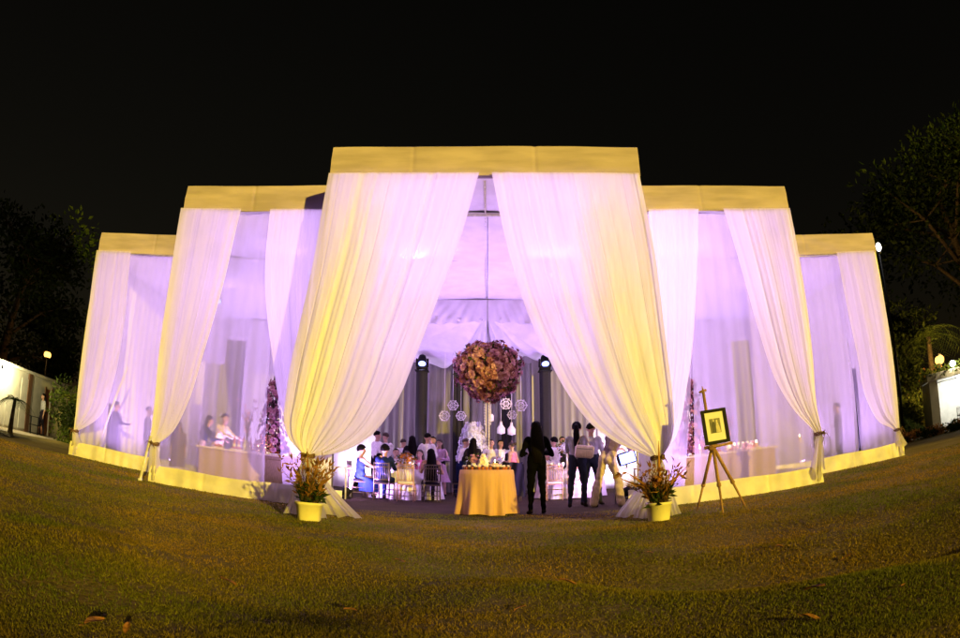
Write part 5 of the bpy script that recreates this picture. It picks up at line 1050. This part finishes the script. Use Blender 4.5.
def tree(name, label, x, y, h, cr, n, mat, seed, lean=0.0, l=.30, low=.35, trunk=.22):
    t = thing(name, label, 'tree', (x, y, 0)); rr = random.Random(seed); b = MB(); top_ = Vector((x + lean, y, h * .72)); pts = [Vector((x, y, 0)) + (top_ - Vector((x, y, 0))) * q + Vector((.25 * math.sin(q * 5 + seed), .2 * math.cos(q * 4), 0)) * q for q in np.linspace(0, 1, 7)]
    b.tube(pts, [trunk * (1.25 - .95 * q) for q in np.linspace(0, 1, 7)], 10); ends = []
    for k in range(13):
        q = rr.uniform(low, 1); i = min(int(q * 6), 5); o_ = pts[i] + (pts[i + 1] - pts[i]) * (q * 6 - i); a = rr.random() * 2 * PI; L_ = cr * rr.uniform(.55, 1.0); e = o_ + Vector((L_ * math.cos(a), L_ * math.sin(a), h * rr.uniform(.02, .26))); m_ = (o_ + e) / 2 + Vector((0, 0, .12 * L_)); b.tube([o_, m_, e], [trunk * .42 * (1.2 - q * .7), trunk * .22, .02], 6); ends += [e, m_ + (e - m_) * .4]
        for _ in range(3): e2 = m_ + Vector((rr.uniform(-1, 1), rr.uniform(-1, 1), rr.uniform(-.2, .8))) * cr * .4; b.tube([m_, (m_ + e2) / 2, e2], [trunk * .14, trunk * .09, .012], 5); ends.append(e2)
    b.build('trunk', M['bark'], t); ends.append(top_ + Vector((0, 0, h * .18)))
    rad = [cr * rr.uniform(.22, .42) for _ in ends]
    def f(r_): i = r_.randrange(len(ends)); v = sph(r_); k = rad[i] * r_.random() ** .45; return ends[i] + Vector((v.x * k, v.y * k, v.z * k * .75)), v + sph(r_) * .8
    leaves(n, f, l, l * .28, seed + 1).build('crown', mat, t, smooth=False); return t
def palm(name, label, x, y, h, n, L_, seed, z0=0.0, mat='leaf'):
    t = thing(name, label, 'palm', (x, y, z0)); rr = random.Random(seed); MB().tube([(x, y, z0), (x + .05, y, z0 + h * .5), (x + .12, y, z0 + h)], [.10, .075, .06] if h < 3 else [.3, .22, .18], 10).build('trunk', M['bark'], t); b = MB(); c = Vector((x + .12, y, z0 + h))
    for k in range(n):
        a = 2 * PI * k / n + rr.uniform(-.2, .2); up = rr.uniform(.15, .9); pts = [c + Vector((math.cos(a) * L_ * q * .9, math.sin(a) * L_ * q * .9, L_ * (up * q - (.55 + .5 * up) * q * q))) for q in np.linspace(0, 1, 9)]; b.tube(pts, [.018 * (1 - .85 * q) * (L_ ** .5) for q in np.linspace(0, 1, 9)], 4)
        for i in range(1, 9):
            for s in (-1, 1):
                for sub in (0, .5):
                    p_ = pts[i - 1] + (pts[i] - pts[i - 1]) * (1 - sub); d = (pts[i] - pts[i - 1]).normalized(); e = d.cross(Vector((0, 0, 1))).normalized() * s; ln = L_ * .34 * math.sin(PI * (.12 + .8 * i / 9)); tip = p_ + e * ln + d * ln * .7 - Vector((0, 0, ln * .35)); w = .012 * L_ ** .5; b.add([p_ - d * w, p_ + d * w, tip], [(0, 1, 2)])
    b.build('crown', M[mat], t, smooth=False); return t
p = gnd(10, 433); palm('young_palm', 'young palm with drooping fronds at the lawn edge before the white building', p.x, p.y, 1.15, 9, .85, 81)
p = gnd(64, 441); bush('tall_shrub', 'tall dark green shrub between the white building and the end bay', -16.6, 21.6, 1.0, 1.0, 2.55, 2600, M['leaf'], 83)
bush('tall_shrub', 'taller black green shrub rising against the end post near the red door', -15.2, 23.5, 1.3, 1.1, 4.6, 3000, M['leafdark'], 85)
tree('dark_tree', 'big bare limbed dark tree standing behind the white building', -27.5, 27.5, 13, 4.2, 5200, M['leafdark'], 91, 1.5, .34, .3, .32); tree('dark_tree', 'slimmer dark tree behind the shrub near the end bay', -27.0, 33, 9, 2.6, 4200, M['leafdark'], 93, -.8, .3, .35, .22); tree('dark_tree', 'dark tree at the far edge of the lawn beyond the wall lamp', -30, 24, 12, 4.5, 4200, M['leafdark'], 95, .5, .36)
bush('hedge_shrub', 'amber lit rounded hedge shrub between the end bay and the kiosk, nearer the tent', 22.5, 30.0, 1.5, 1.1, 2.3, 3200, M['leaflight'], 101, 'lamp lit shrubs by the kiosk'); bush('hedge_shrub', 'amber lit hedge shrub beside the kiosk pillar', 24.2, 31.8, 1.5, 1.2, 2.6, 3000, M['leaflight'], 103, 'lamp lit shrubs by the kiosk'); bush('hedge_shrub', 'low broad leaved shrub in front of the lamp lit hedge', 19.6, 26.5, 1.5, .9, .95, 1700, M['leaflight'], 105, 'lamp lit shrubs by the kiosk', .26)
for k in range(7):
    s_ = k / 6; bush('flower_bed_plant', 'low dark red bedding plant in the row along the lawn below the kiosk', 16.6 + 4.6 * s_, 22.3 - .5 * s_ + .3 * (k % 2), .6, .45, .42, 420, M['dryred'] if k % 2 else M['leafdark'], 110 + k, 'row of bedding plants along the lawn', .12, 'plant')
b = MB(); b.add([(15.5, 24.0, .012), (23, 23.2, .012), (24, 25.6, .012), (15.5, 25.3, .012)], [(0, 1, 2, 3)]); tag(b.build('path', M['stone'], smooth=False), kind='structure')
tree('garden_tree', 'leaning amber lit tree trunk with dark crown between the end bay and the lamp', 26.4, 34.5, 9.5, 2.8, 5200, M['leaf'], 121, .9, .3, .3, .30); tree('garden_tree', 'huge dark tree overhanging the kiosk, filling the sky', 38, 36, 24, 9, 9000, M['leafdark'], 123, -3.5, .5, .55, .6); palm('fan_palm', 'tall palm whose fronds arch above the amber lamp', 27.6, 32.5, 6.0, 18, 3.2, 125)
tree('garden_tree', 'thin dark tree beside the huge one, its twigs against the black sky', 28, 40, 16, 4.0, 4200, M['leafdark'], 127, .8, .4, .4, .3)

# added leaf belts, out of view behind and beside the camera, to keep the floodlight off everything beyond the lawn
def belt(x0, x1, y0, y1, h, n, seed, l=1.5):
    def f(rr):
        a = rr.random(); z = rr.random() ** .8; q = .5 + .5 * math.sin(a * 37 + seed); return (x0 + (x1 - x0) * a, y0 + (y1 - y0) * rr.random(), .2 + z * h * (.85 + .15 * q)), sph(rr)
    tag(leaves(n, f, l, l * .32, seed).build('floodlight_blocker', M['leafdark'], smooth=False), 'added dark leaf belt out of view that blocks the floodlight', 'floodlight_blocker', kind='stuff')
belt(-40, .5, -16, -9, 19, 22000, 201); belt(31, 90, -11, -4, 24, 34000, 203, 1.7)
